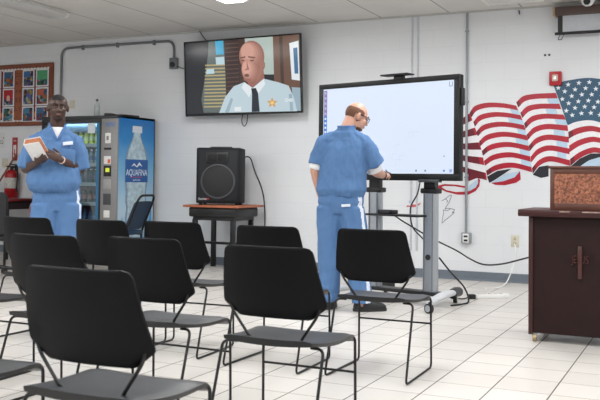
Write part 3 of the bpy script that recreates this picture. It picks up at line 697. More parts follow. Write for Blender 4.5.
for px_ in (-.195, .44):
    bm = newbm(); vs = prism(bm, rrect(-.076, -.042, .076, .042, .038, 5), .918); 
    bmesh.ops.transform(bm, matrix=Matrix.Translation((px_, .13, .13)) @ Matrix.Rotation(pi/2, 4, 'X'), verts=vs)
    for v in bm.verts: v.co.z = .13 + (.13-v.co.z) if v.co.z < .13 else v.co.z
    po = obj('column', bm, SILVER, t)
    bm = newbm(); box(bm, (px_-.09, .08, 1.043), (px_+.09, .185, 1.093), .012); box(bm, (px_-.06, .1, 1.07), (px_+.06, .16, 1.22)); obj('column_collar', bm, BLACK, po)
    for dx in (-.045, .045):
        bm = newbm(); box(bm, (px_+dx-.004, .0835, .14), (px_+dx+.004, .0865, 1.04)); obj('groove', bm, mat('groove_grey', (118, 122, 128), .5, .3), po)
    bm = newbm(); M = Matrix.Translation((px_, .09, .45)) @ Matrix.Rotation(pi/2, 4, 'X'); lathe(bm, [(.026, 0), (.026, .012), (.012, .016)], 20, M); obj('knob', bm, DARKRUB, po)
bm = newbm(); box(bm, (-.2, -.06, .823), (.42, .14, .843), .006); obj('shelf', bm, BLACK, t)
bm = newbm(); box(bm, (-.36, .05, .095), (.6, .2, .13), .01); obj('base_crossbar', bm, BLACK, t)
FOOTM = mat('foot_silver', (208, 212, 216), .35, .2)
for fr_, re_ in (((-.458, -.3), (-.276, .478)), ((.703, -.3), (.521, .478))):
    def fp(u, z): return Vector((fr_[0]+(re_[0]-fr_[0])*u, fr_[1]+(re_[1]-fr_[1])*u, z))
    bm = newbm(); tube(bm, [fp(.0, .09), fp(.2, .105), fp(.45, .12), fp(.6, .12), fp(.85, .11), fp(1, .095)], lambda u: .05-.014*abs(2*u-1), 12)
    for v in bm.verts: v.co.z = .1+(v.co.z-.1)*.72
    ft = obj('foot', bm, FOOTM, t)
    for a_, b_ in ((.8, 1.06),):
        bm = newbm(); tube(bm, [fp(a_, .1), fp((a_+b_)/2, .108), fp(b_, .098)], .046, 12); obj('foot_end_cap', bm, BLACK, ft)
    for u_ in (.02, .98):
        c_ = fp(u_, 0); ax = Vector((.2, .98, 0)).normalized() if u_ < .5 else Vector((.9, .4, 0)).normalized()
        bm = newbm(); cyl(bm, c_-ax*.017+Vector((0, -.02, .043)), c_+ax*.017+Vector((0, -.02, .043)), .043, n=24); wh = obj('caster_wheel', bm, BLACK, ft)
        bm = newbm(); cyl(bm, c_-ax*.02+Vector((0, -.02, .043)), c_+ax*.02+Vector((0, -.02, .043)), .03, n=20); obj('wheel_hub', bm, SILVER, ft)
        bm = newbm(); cyl(bm, c_+Vector((0, 0, .07)), c_+Vector((0, 0, .1)), .02, n=12); obj('caster_stem', bm, BLACKM, ft)
def DP(lx, ly, z):
    a = radians(-15.4); return (-2.66+.95*(lx*cos(a)-ly*sin(a)), 7.43+.95*(lx*sin(a)+ly*cos(a)), .95*z+.055)
t = thing('media_box', 'small black media box on the display stand shelf', 'media player', DP(.02, .03, .786), radians(-15.4))
bm = newbm(); box(bm, (-.08, -.05, 0), (.08, .05, .035), .006); obj('box_body', bm, BLACK, t)
bm = newbm(); box(bm, (-.05, -.052, .01), (.05, -.049, .024)); obj('front_strip', bm, mat('port_grey', (58, 62, 66), .4), t)
def cable(pts, r, m, label, cat='cable', n=10):
    bm = newbm(); tube(bm, smoothpath(pts, n), r, 6); return tag(obj('cable', bm, m), label, cat)
cable([DP(.33, .12, 1.12), DP(.27, .16, .98), DP(.18, .18, .84), DP(.2, .19, .66), DP(.32, .22, .52), DP(.38, .25, .3), DP(.4, .26, .1)], .007, DARKRUB, 'thin black cable hanging behind the display down past the shelf')
cable([DP(-.1, .1, .79), DP(-.02, .17, .77), DP(.1, .2, .7), DP(.4, .22, .56), (-2.05, 7.65, .48), (-1.9, 7.55, .42), (-1.72, 7.3, .4), (-1.5, 7.0, .44), (-1.25, 6.8, .52), (-1.05, 6.6, .58)], .007, DARKRUB, 'long black cable sagging from the display shelf across to the lectern')
cable([DP(.46, .25, .38), DP(.52, .36, .24), DP(.62, .44, .1), DP(.68, .42, -.02), DP(.66, .34, -.045), DP(.62, .2, -.048)], .008, DARKRUB, 'short black cord looping to the floor at the stand rear caster')
cable([(-1.905, 9.53, .43), (-1.88, 9.48, .36), (-1.9, 9.46, .22), (-1.93, 9.3, .05), (-1.95, 9.0, .008), (-2.05, 8.8, .008), (-1.93, 8.5, .008), (-1.74, 8.29, .02)], .007, WHITEP, 'white cord from the beige outlet down to the floor power strip', 'cord')
t = thing('power_strip', 'white power strip lying on the tile floor by the stand', 'power strip', (-1.85, 8.2, 0), radians(38))
bm = newbm(); box(bm, (-.17, -.03, 0), (.17, .03, .04), .006); obj('strip_body', bm, WHITEP, t)
for i in range(5):
    bm = newbm(); box(bm, (-.13+.055*i-.018, -.015, .0395), (-.13+.055*i+.018, .015, .042)); obj('socket', bm, mat('socket_grey', (170, 168, 162), .5), t)
t = thing('power_adapter', 'black plug adapter on the floor at the end of the white power strip', 'adapter', (-2.0, 8.04, 0), radians(38))
bm = newbm(); box(bm, (-.03, -.025, 0), (.03, .025, .045), .006); obj('adapter_body', bm, BLACK, t)
bm = newbm(); tube(bm, smoothpath([(-.03, 0, .02), (-.1, -.03, .008), (-.2, .02, .008)]), .006); obj('adapter_cord', bm, DARKRUB, t)

# ------------------------------------------------------------------ projection screen, camera, alarm, vent
t = thing('projection_screen', 'brown cased pull down projection screen mounted high at the right', 'projection screen', (-.4, 9.46, 2.93))
bm = newbm(); box(bm, (-1.07, -.06, -.045), (1.07, .06, .045), .012); obj('case', bm, mat('brown_case', (84, 66, 60), .5, var=.1, scale=8), t)
for s in (-1, 1):
    bm = newbm(); box(bm, (s*1.075-.012, -.062, -.047), (s*1.075+.012, .1, .047), .004); obj('end_cap', bm, mat('tan_cap', (170, 146, 120), .5), t)
bm = newbm(); box(bm, (-.99, -.002, -.23), (.99, 0, -.03)); fab = obj('screen_fabric', bm, mat('screen_fabric', (190, 194, 200), .7), t)
for a in (((-1.04, -.0045, -.225), (-.99, .001, -.03)), ((.99, -.0045, -.225), (1.04, .001, -.03))):
    bm = newbm(); box(bm, *a); obj('black_border', bm, BLACK, fab)
bm = newbm(); cyl(bm, (-1.07, 0, -.235), (1.07, 0, -.235), .016); obj('weight_bar', bm, BLACK, t)
bm = newbm(); tube(bm, fillet([(-1.02, 0, -.25), (-1.04, 0, -.3), (-1.0, 0, -.3), (-.98, 0, -.25)], .015), .006); obj('pull_tab', bm, GALVD, t)
t = thing('security_camera', 'white dome security camera under the ceiling at the upper right', 'camera', (-1.11, 9.25, H))
bm = newbm(); lathe(bm, [(.07, 0), (.072, -.02), (.068, -.05), (.05, -.085), (.03, -.1)]); obj('dome', bm, WHITEP, t)
bm = newbm(); cyl(bm, (.0, -.045, -.062), (.0, -.075, -.068), .034); obj('lens', bm, BLACK, t)
t = thing('fire_alarm', 'red fire alarm strobe on the wall above the flag mural', 'fire alarm', (-1.475, YW, 2.225))
bm = newbm(); box(bm, (-.064, -.05, -.075), (.064, 0, .075), .01); obj('alarm_body', bm, mat('alarm_red', (176, 28, 40), .4), t)
bm = newbm(); box(bm, (-.032, -.075, -.035), (.032, -.048, .04), .012); obj('strobe', bm, mat('strobe_lens', (206, 186, 176), .2), t)
bm = newbm(); cyl(bm, (0, -.076, .0), (0, -.08, .0), .014); obj('strobe_bulb', bm, STEEL, t)
t = thing('ceiling_vent', 'white raised access panel in the ceiling at the upper right', 'vent', (-1.85, 8.95, H))
for a in (((-.3, -.3, -.02), (.3, -.26, 0)), ((-.3, .26, -.02), (.3, .3, 0)), ((-.3, -.26, -.02), (-.26, .26, 0)), ((.26, -.26, -.02), (.3, .26, 0))):
    bm = newbm(); box(bm, *a, .004); obj('frame_rail', bm, WHITEM, t)
bm = newbm(); box(bm, (-.26, -.26, -.008), (.26, .26, 0)); obj('panel', bm, mat('panel_white', (214, 213, 210), .7), t)
t = thing('wall_hook', 'small dark hook high on the wall left of the projection screen', 'hook', (-1.87, YW, 2.97))
bm = newbm(); tube(bm, fillet([(0, 0, .025), (0, -.02, .018), (.008, -.02, -.02)], .008), .006); obj('hook', bm, DARKRUB, t)
for i, (x, z) in enumerate(((-1.59, 2.487), (-1.545, 2.487))):
    bm = newbm(); cyl(bm, (x, YW, z), (x, YW-.006, z), .012, n=12); tag(obj('screw_anchor', bm, DARKRUB), 'dark wall screw above the fire alarm, ' + ('left' if i == 0 else 'right') + ' of the close pair', 'screw', 'wall screws over the alarm')

# ------------------------------------------------------------------ flag mural painted on the wall
FL_P1 = {'top': [(-2.647, 1.762), (-2.537, 1.796), (-2.41, 1.876)], 'bot': [(-2.644, 1.286), (-2.461, 1.197), (-2.216, 1.117)], 'left': [(-2.647, 1.762), (-2.644, 1.286)], 'right': [(-2.41, 1.876), (-2.355, 1.714), (-2.282, 1.464), (-2.216, 1.117)]}
FL_P2 = {'top': [(-2.417, 1.877), (-2.356, 1.954), (-2.213, 1.986), (-2.037, 1.974), (-1.898, 1.945)], 'bot': [(-2.217, 1.17), (-2.104, 1.234), (-1.93, 1.26), (-1.724, 1.212)], 'left': [(-2.417, 1.877), (-2.355, 1.714), (-2.282, 1.464), (-2.217, 1.17)], 'right': [(-1.898, 1.945), (-1.821, 1.758), (-1.766, 1.531), (-1.724, 1.212)]}
FL_P3 = {'top': [(-1.898, 1.98), (-1.822, 2.048), (-1.693, 2.068), (-1.474, 2.072)], 'bot': [(-1.717, 1.195), (-1.64, 1.289), (-1.522, 1.33), (-1.324, 1.283)], 'left': [(-1.898, 1.98), (-1.811, 1.741), (-1.759, 1.497), (-1.717, 1.195)], 'right': [(-1.474, 2.072), (-1.411, 1.871), (-1.351, 1.699), (-1.324, 1.283)]}
FL_P4c = {'top': [(-1.498, 2.148), (-1.425, 2.187), (-1.293, 2.209), (-1.163, 2.221), (-1.022, 2.205), (-0.72, 2.137)], 'bot': [(-1.351, 1.719), (-1.26, 1.755), (-1.13, 1.769), (-1.021, 1.744), (-0.72, 1.656)], 'left': [(-1.498, 2.148), (-1.424, 1.94), (-1.351, 1.719)], 'right': [(-0.72, 2.137), (-0.72, 1.656)]}
FL_P4s = {'top': [(-1.351, 1.719), (-1.26, 1.755), (-1.13, 1.769), (-1.021, 1.744), (-0.72, 1.656)], 'bot': [(-1.321, 1.283), (-1.226, 1.365), (-1.114, 1.418), (-1.021, 1.418), (-0.72, 1.341)], 'left': [(-1.351, 1.719), (-1.321, 1.283)], 'right': [(-0.72, 1.656), (-0.72, 1.341)]}
FL_curl4 = [(-1.321, 1.276), (-1.226, 1.361), (-1.114, 1.415), (-1.021, 1.415), (-0.72, 1.338), (-0.72, 1.305), (-1.021, 1.378), (-1.13, 1.344), (-1.226, 1.277)]
FL_tail4w = [(-1.226, 1.277), (-1.13, 1.344), (-1.021, 1.378), (-0.72, 1.305), (-0.72, 1.226), (-1.226, 1.223)]
FL_curl2 = [(-2.216, 1.16), (-2.104, 1.224), (-1.947, 1.249), (-2.034, 1.189), (-2.121, 1.129), (-2.191, 1.089)]
FL_tail2r = [(-2.174, 1.089), (-2.033, 1.112), (-1.912, 1.155), (-1.854, 1.225), (-1.846, 1.132), (-1.894, 1.096), (-2.016, 1.067), (-2.121, 1.069)]
FL_tail2w = [(-2.11, 1.129), (-2.016, 1.189), (-1.912, 1.211), (-1.854, 1.225), (-1.912, 1.155), (-2.033, 1.112), (-2.174, 1.089)]
FL_curl3 = [(-1.717, 1.185), (-1.65, 1.272), (-1.549, 1.289), (-1.549, 1.169), (-1.629, 1.151)]
FL_taill_r = [(-2.774, 1.054), (-2.698, 1.072), (-2.566, 1.066), (-2.454, 1.05), (-2.454, 1.028), (-2.585, 1.048), (-2.698, 1.05), (-2.736, 1.038), (-2.679, 1.002), (-2.566, 0.982), (-2.435, 0.991), (-2.343, 1.037), (-2.316, 1.088), (-2.317, 1.142), (-2.294, 1.124), (-2.303, 1.052), (-2.343, 0.997), (-2.426, 0.955), (-2.547, 0.953), (-2.679, 0.982), (-2.774, 1.023)]
FL_taill_w = [(-2.426, 0.992), (-2.417, 1.059), (-2.371, 1.096), (-2.316, 1.133), (-2.322, 1.079), (-2.343, 1.037), (-2.389, 1.01)]
FL_taill_t = [(-2.427, 1.214), (-2.363, 1.208), (-2.28, 1.179), (-2.28, 1.134), (-2.335, 1.142), (-2.427, 1.105)]
FL_dove = [[(-2.735, 0.879), (-2.693, 0.902), (-2.65, 0.936), (-2.622, 0.946), (-2.636, 0.891), (-2.668, 0.835), (-2.696, 0.788)], [(-2.715, 0.778), (-2.668, 0.77), (-2.63, 0.79), (-2.583, 0.782), (-2.611, 0.75), (-2.587, 0.75), (-2.648, 0.697), (-2.695, 0.659), (-2.729, 0.625)], [(-2.729, 0.625), (-2.722, 0.686), (-2.711, 0.741), (-2.715, 0.778)], [(-2.696, 0.788), (-2.658, 0.796), (-2.621, 0.793)], [(-2.686, 0.899), (-2.663, 0.881), (-2.678, 0.862)]]
FL_bird_r = [(-3.157, 0.797), (-3.139, 0.823), (-3.117, 0.815), (-3.084, 0.833), (-3.048, 0.829), (-3.004, 0.843), (-2.973, 0.854), (-2.998, 0.826), (-3.039, 0.805), (-3.084, 0.797), (-3.12, 0.803)]
FL_bird_b = [(-3.125, 0.858), (-3.112, 0.879), (-3.094, 0.873), (-3.095, 0.85), (-3.114, 0.841)]
REDP = mat('mural_red', (168, 26, 47), .45, var=.12, scale=5); REDD = mat('mural_dark_red', (104, 20, 38), .45, var=.12, scale=5)
WHP = mat('mural_white', (226, 226, 230), .45); PBLU = mat('mural_pale_blue', (178, 202, 222), .45); NAVP = mat('mural_navy', (44, 82, 108), .45, var=.1, scale=4); INKN = mat('mural_black', (28, 28, 38), .5); STARW = mat('mural_star', (220, 228, 234), .45)
mural = thing('flag_mural', 'waving stars and stripes flag mural painted on the wall', 'mural', (0, YW, 0))
def resample(pl, n):
    P = [Vector((p[0], 0, p[1])) for p in pl]
    if len(P) > 2: P = smoothpath(P, 10)
    L = [0]
    for a, b in zip(P, P[1:]): L.append(L[-1]+(b-a).length)
    out = []; j = 0
    for i in range(n):
        s = L[-1]*i/(n-1)
        while j < len(L)-2 and L[j+1] < s: j += 1
        f = (s-L[j])/max(1e-9, L[j+1]-L[j]); out.append(P[j].lerp(P[j+1], min(1, f)))
    return out
def coons(d, nu, nv):
    T, B_, Lf, R = resample(d['top'], nu), resample(d['bot'], nu), resample(d['left'], nv), resample(d['right'], nv)
    def pt(i, j):
        u, v = i/(nu-1), j/(nv-1)
        return T[i]*(1-v)+B_[i]*v+Lf[j]*(1-u)+R[j]*u-(T[0]*(1-u)*(1-v)+T[-1]*u*(1-v)+B_[0]*(1-u)*v+B_[-1]*u*v)
    return pt
def stripes(name, d, n, first_red, y, dark_u=.0, blue=None, wave=0):
    nu, per = 25, 4; nv = n*per+1; pt = coons(d, nu, nv); bm = newbm()
    g = [[bm.verts.new(pt(i, j)+Vector((0, y, 0))) for i in range(nu)] for j in range(nv)]
    for j in range(nv-1):
        k = j//per; red = (k % 2 == 0) == first_red
        for i in range(nu-1):
            u = i/(nu-1)
            f = bm.faces.new((g[j][i], g[j+1][i], g[j+1][i+1], g[j][i+1]))
            w_ = .06*sin(k*1.7)
            if red: f.material_index = 1 if (u < dark_u+w_ or (wave and abs(u-.62-w_) < .07 and k % 3 == 1)) else 0
            else: f.material_index = 3 if blue and blue[0]+w_ < u < blue[1]+w_ else 2
    o = obj(name, bm, [REDP, REDD, WHP, PBLU], mural, smooth=False); return o
stripes('stripe_fold', FL_P1, 9, True, -.0015, .9)
stripes('stripe_fold', FL_P2, 13, True, -.0022, .05, (.76, 1.2))
stripes('stripe_fold', FL_P3, 13, True, -.0029, .05, (.68, .92))
stripes('stripe_fold', FL_P4s, 6, False, -.0029, .0, (.78, 1.2))
pt = coons(FL_P4c, 25, 13); bm = newbm(); g = [[bm.verts.new(pt(i, j)+Vector((0, -.0034, 0))) for i in range(25)] for j in range(13)]
for j in range(12):
    for i in range(24): bm.faces.new((g[j][i], g[j+1][i], g[j+1][i+1], g[j][i+1]))
can = obj('star_field', bm, NAVP, mural, smooth=False)
bm = newbm()
def cpt(u, v): return pt(0, 0) if False else Vector()
nU, nV = 241, 121; ptf = coons(FL_P4c, nU, nV)
for r_ in range(6):
    for c_ in range(14):
        if (r_+c_) % 2: continue
        u, v = .05+c_*.07, .1+r_*.145
        if v > .93 or u > .97: continue
        c = ptf(int(u*(nU-1)), int(v*(nV-1))); pts = []
        for k in range(10):
            a = radians(90+36*k+8*sin(c_*3+r_)); rr = .029 if k % 2 == 0 else .0118; pts.append((c.x+rr*cos(a), c.z+rr*sin(a)))
        flat(bm, pts, -.004)
obj('stars', bm, STARW, can, smooth=False)
def mflat(name, pts, m, y):
    bm = newbm(); flat(bm, pts, y); return obj(name, bm, m, mural, smooth=False)
mflat('dark_fold', FL_curl4, INKN, -.0036); mflat('pale_fold', FL_tail4w, PBLU, -.0032)
mflat('dark_fold', FL_curl2, INKN, -.0036); mflat('dark_fold', FL_curl3, INKN, -.0036)
mflat('ribbon_red', FL_tail2r, REDP, -.0026); mflat('ribbon_white', FL_tail2w, PBLU, -.003)
mflat('ribbon_red', FL_taill_r, REDP, -.0026); mflat('ribbon_pale', FL_taill_w, PBLU, -.003); mflat('ribbon_red', FL_taill_t, REDD, -.0028)
dv = thing('bird_drawing', 'grey outlined bird drawing on the wall behind the display column', 'drawing', (0, YW, 0))
for pl in FL_dove:
    bm = newbm(); tube(bm, smoothpath([(p[0], -.002, p[1]) for p in pl], 5), .0035, 5); obj('pencil_line', bm, mat('pencil_grey', (126, 134, 142), .7), dv)
bd = thing('bird_picture', 'small red bird painted on the wall behind the display stand', 'painting', (0, YW, 0))
bm = newbm(); flat(bm, FL_bird_r, -.002); obj('bird_body', bm, mat('bird_red', (206, 96, 100), .5, var=.2, scale=20), bd, smooth=False)
bm = newbm(); flat(bm, FL_bird_b, -.0025); obj('blue_spot', bm, mat('bird_blue', (160, 176, 220), .5), bd, smooth=False)

# ------------------------------------------------------------------ lectern with a tabletop podium
MAHO = mat('dark_mahogany', (36, 19, 19), .5, spec=.2, var=.12, scale=9); MAHO2 = mat('mahogany_edge', (56, 28, 27), .4, spec=.35, var=.15, scale=9)
LX0, LX1, LY0, LY1 = -1.123, -.437, 6.1, 6.62
t = thing('lectern', 'dark mahogany rolling lectern with a carved cross on its front', 'lectern', ((LX0+LX1)/2, LY0, 0))
lw = (LX1-LX0)/2; ld = LY1-LY0
for s in (-1, 1):
    bm = newbm(); x = s*lw; box(bm, (min(x, x-s*.03), 0, .05), (max(x, x-s*.03), ld, .866), .003); obj('side_panel', bm, MAHO2, t)
bm = newbm(); box(bm, (-lw+.03, .012, .062), (lw-.03, .03, .866)); obj('front_panel', bm, MAHO, t)
bm = newbm(); box(bm, (-lw+.03, .03, .07), (lw-.03, ld, .09)); obj('bottom_shelf', bm, MAHO, t)
bm = newbm(); box(bm, (-lw-.065, -.05, .866), (lw+.065, ld+.04, .914), .006); obj('top', bm, MAHO2, t)
for x0_, w_ in ((-.13, .07), (.02, .12), (.2, .06)):
    bm = newbm(); box(bm, (x0_, -.051, .9), (x0_+w_, -.047, .908)); obj('scuff_mark', bm, mat('scuff_pale', (150, 126, 116), .6, var=.4, scale=60), t)
CRW = mat('cross_wood', (66, 32, 29), .35, var=.2, scale=20)
bm = newbm(); box(bm, (-.014, -.006, .45), (.014, .013, .67), .004); cr = obj('cross', bm, CRW, t)
text('cross_lettering', 'JESUS', .075, CRW, cr, (0, .004, .578), FRONT, ext=.008, sx=.62)
for sx in (-lw+.04, lw-.04):
    for sy in (.03, ld-.05):
        bm = newbm(); cyl(bm, (sx-.011, sy, .026), (sx+.011, sy, .026), .026, n=18); ca = obj('caster', bm, mat('caster_brass', (168, 150, 110), .35, .6), t)
        bm = newbm(); box(bm, (sx-.017, sy-.012, .028), (sx+.017, sy+.012, .062), .003); obj('caster_fork', bm, STEEL, ca)
t = thing('tabletop_podium', 'small brown podium box with coppery woven front on top of the lectern', 'podium', ((LX0+LX1)/2, LY0+.06, .914))
pw = .208
PODW = mat('podium_wood', (88, 52, 40), .4, var=.2, scale=12)
for a in (((-pw, 0, 0), (-pw+.028, .34, .285)), ((pw-.028, 0, 0), (pw, .34, .285)), ((-pw+.028, 0, 0), (pw-.028, .34, .045)), ((-pw+.028, 0, .25), (pw-.028, .02, .285))):
    bm = newbm(); box(bm, *a, .003); obj('frame_panel', bm, PODW, t)
bm = newbm(); box(bm, (-pw-.012, -.012, .285), (pw+.012, .36, .303), .004); obj('top', bm, PODW, t)
cw = NT('copper_weave'); tc, o_ = cw.xyz(); v_ = cw.n('ShaderNodeTexNoise'); v_.inputs['Scale'].default_value = 70; v_.inputs['Detail'].default_value = 5; cw.link(tc.outputs['Object'], v_.inputs['Vector'])
r_ = cw.n('ShaderNodeValToRGB'); cw.link(v_.outputs['Fac'], r_.inputs[0]); r_.color_ramp.elements[0].position = .32; r_.color_ramp.elements[0].color = (*srgb(82, 44, 32), 1); r_.color_ramp.elements[1].position = .7; r_.color_ramp.elements[1].color = (*srgb(178, 114, 86), 1)
cw.link(r_.outputs[0], cw.b.inputs['Base Color']); cw.b.inputs['Roughness'].default_value = .7
bm = newbm(); box(bm, (-pw+.028, .006, .045), (pw-.028, .02, .25)); obj('woven_panel', bm, cw.m, t)

# ------------------------------------------------------------------ stacking chairs
def make_chair(label):
    t = thing('stacking_chair', label, 'chair', group='black stacking chairs')
    # wire legs
    for s in (-1, 1):
        p = [(s*.17, -.1, .42), (s*.232, -.115, .422), (s*.237, -.25, .007), (s*.228, .25, .007), (s*.226, .24, .42), (s*.17, .235, .42)]
        bm = newbm(); tube(bm, fillet(p, .035, 6), .0065, 8); obj('side_frame', bm, BLACKM, t)
    bm = newbm(); cyl(bm, (-.227, .246, .262), (.227, .246, .262), .0055, n=10); obj('crossbar', bm, BLACKM, t)
    # seat: a dished slab with a waterfall front
    bm = newbm(); nx, ny = 13, 15; top = []; bot = []
    for j in range(ny):
        v = j/(ny-1); y = -.165+.425*v; half = .232 - .03*(1-v)**4 - .012*max(0, v-.85)/.15
        z = .446 - .012*sin(pi*v) - .03*max(0, (v-.8)/.2)**2 + .012*(1-v)**2
        top.append([]); bot.append([])
        for i in range(nx):
            u = 2*i/(nx-1)-1; x = u*half
            top[-1].append(bm.verts.new((x, y - (.02*(u*u) if j == ny-1 else 0), z - .006*(1-u*u) - (.006 if abs(u) == 1 else 0))))
            bot[-1].append(bm.verts.new((x*.985, y*.99, z-.022-.012*(1-u*u))))
    for j in range(ny-1):
        for i in range(nx-1):
            bm.faces.new((top[j][i], top[j][i+1], top[j+1][i+1], top[j+1][i])); bm.faces.new((bot[j][i], bot[j+1][i], bot[j+1][i+1], bot[j][i+1])).material_index = 1
    for j in range(ny-1):
        for i in (0, nx-1): bm.faces.new((top[j][i], top[j+1][i], bot[j+1][i], bot[j][i])).material_index = 1
    for i in range(nx-1):
        for j in (0, ny-1): bm.faces.new((top[j][i], top[j][i+1], bot[j][i+1], bot[j][i])).material_index = 1
    obj('seat', bm, [SEATM, BLACK], t)
    # backrest: shouldered panel, a little curved
    half = [(0, 0), (.155, 0), (.168, .004), (.18, .012), (.231, .05), (.237, .058), (.2385, .07), (.205, .268), (.2, .284), (.188, .296), (.17, .3), (0, .302)]
    def hw(z):
        pts = half[1:-1]
        for (a, z0), (b, z1) in zip(pts, pts[1:]):
            if z0 <= z <= z1: return a+(b-a)*((z-z0)/max(1e-6, z1-z0))
        return pts[-1][0]
    zs = [0, .004, .012, .03, .05, .058, .07, .09, .13, .16, .19, .22, .25, .268, .284, .296, .301]
    bm = newbm(); nx = 13; F = []; Bk = []
    for z in zs:
        F.append([]); Bk.append([])
        w_ = hw(min(z, .3)) if z < .3 else .168
        for i in range(nx):
            u = 2*i/(nx-1)-1; x = u*w_
            y = -.105 - (z/.302)*.085 + .035*(x/.238)**2 - .012*sin(pi*z/.302)
            edge = .004 if (abs(u) == 1 or z in (0, .301)) else .0
            F[-1].append(bm.verts.new((x, y+.008-edge, .528+z))); Bk[-1].append(bm.verts.new((x, y-.008+edge, .528+z)))
    nz = len(zs)
    for j in range(nz-1):
        for i in range(nx-1):
            bm.faces.new((F[j][i], F[j+1][i], F[j+1][i+1], F[j][i+1])); bm.faces.new((Bk[j][i], Bk[j][i+1], Bk[j+1][i+1], Bk[j+1][i]))
        for i in (0, nx-1): bm.faces.new((F[j][i], F[j+1][i], Bk[j+1][i], Bk[j][i]))
    for i in range(nx-1):
        for j in (0, nz-1): bm.faces.new((F[j][i], F[j][i+1], Bk[j][i+1], Bk[j][i]))
    obj('backrest', bm, mat('black_shell', (11, 12, 15), .5, spec=.14, var=.1, bump=.03, scale=220), t, angle=60)
    for s in (-1, 1):
        bm = newbm(); tube(bm, fillet([(s*.115, -.04, .42), (s*.115, -.09, .436), (s*.2, -.1, .553), (s*.215, -.1, .61)], .05, 6), .0062, 8); obj('back_strut', bm, BLACKM, t)
    return t
chair0 = make_chair('')
CH = [(-1.715, 2.23, 0, 'nearest black stacking chair, largest in the photo, at the lower left'),
      (-1.62, 3.29, 0, 'black stacking chair at the bottom centre with its whole back and seat in view'),
      (-1.70, 4.70, 0, 'black stacking chair right of the others, straight before the man in blue at the display'),
      (-2.325, 3.42, -1, 'black stacking chair just behind the nearest chair, its seat showing to the right'),
      (-2.33, 4.65, 0, 'black stacking chair half hidden behind the bottom centre chair, left of the standing man'),
      (-3.045, 4.72, 2, 'black stacking chair in front of the loudspeaker table'),
      (-3.53, 4.64, -2, 'black stacking chair right of the man with the book, before the vending machine'),
      (-2.835, 3.33, 0, 'black stacking chair directly up the aisle behind the nearest chair, on its left'),
      (-4.14, 4.62, 0, 'black stacking chair right in front of the legs of the man with the book'),
      (-2.40, 2.2, 0, 'black stacking chair cut by the left edge, only its seat corner in view low down'),
      (-3.68, 3.55, 0, 'black stacking chair cut by the left edge behind the lowest seat corner'),
      ]
for i, (x, y, rz, lab_) in enumerate(CH):
    if i == 0: o = chair0; o.location = (x, y, 0); o['label'] = lab_
    else: o = dup(chair0, (x, y, 0), radians(rz), lab_)

# ------------------------------------------------------------------ people
def p_cap(bm, a, b, ra, rb=None, n=14):
    a, b = Vector(a), Vector(b); rb = ra if rb is None else rb; d = b-a
    if d.length < 1e-5: return p_ell(bm, a, (ra, ra, ra))
    q = d.to_track_quat('Z', 'Y').to_matrix().to_4x4(); rings = []
    prof = [(ra*cos(t), -ra*sin(t)) for t in (1.2, .8, .4)] + [(ra, 0), (rb, d.length)] + [(rb*cos(t), d.length+rb*sin(t)) for t in (.4, .8, 1.2)]
    M = q; M.translation = a
    lathe(bm, prof, n, M)
def p_ell(bm, c, r, R=None, sub=3):
    g = bmesh.ops.create_icosphere(bm, subdivisions=sub, radius=1)
    M = Matrix.Translation(Vector(c)) @ ((R.to_4x4()) if R is not None else Matrix.Identity(4)) @ Matrix.Diagonal((*r, 1))
    bmesh.ops.transform(bm, matrix=M, verts=g['verts'])
def p_loft(bm, rings, n=28):
    """rings: (centre, rx, ry[, rot about z]) ellipses stacked roughly along z"""
    R = []
    for rg in rings:
        c, rx, ry = Vector(rg[0]), rg[1], rg[2]; a0 = rg[3] if len(rg) > 3 else 0; e = rg[4] if len(rg) > 4 else .85
        row = []
        for k in range(n):
            a = 2*pi*k/n; x = rx*math.copysign(abs(cos(a))**e, cos(a)); y = ry*math.copysign(abs(sin(a))**e, sin(a))
            row.append(bm.verts.new(c+Vector((x*cos(a0)-y*sin(a0), x*sin(a0)+y*cos(a0), 0))))
        R.append(row)
    for a, b in zip(R, R[1:]):
        for k in range(n): bm.faces.new((a[k], a[(k+1) % n], b[(k+1) % n], b[k]))
    bm.faces.new(R[0][::-1]); bm.faces.new(R[-1])
def fuse(name, bm, m, parent, vox=.007, it=6, disp=None, props=None, keep=None, paint=None):
    """one continuous surface out of overlapping closed pieces"""
    bmesh.ops.recalc_face_normals(bm, faces=bm.faces[:])
    me = bpy.data.meshes.new('sculpt'); bm.to_mesh(me); bm.free()
    o = bpy.data.objects.new('sculpt', me); COL.objects.link(o)
    r = o.modifiers.new('r', 'REMESH'); r.mode = 'VOXEL'; r.voxel_size = vox; r.adaptivity = 0
    sm = o.modifiers.new('s', 'SMOOTH'); sm.factor = .5; sm.iterations = it
    bpy.context.view_layer.update()
    nm = bpy.data.meshes.new_from_object(o.evaluated_get(bpy.context.evaluated_depsgraph_get()))
    bpy.data.objects.remove(o); bpy.data.meshes.remove(me)
    b = bmesh.new(); b.from_mesh(nm); b.normal_update()
    if disp:
        for v in b.verts: v.co += v.normal*disp(v.co)
    if keep:
        bmesh.ops.delete(b, geom=[f for f in b.faces if not keep(f.calc_center_median())], context='FACES')
    if paint:
        b.normal_update()
        for f in b.faces: f.material_index = paint(f.calc_center_median(), f.normal)
    ob = obj(name, b, m, parent, angle=180)
    bpy.data.meshes.remove(nm)
    return ob
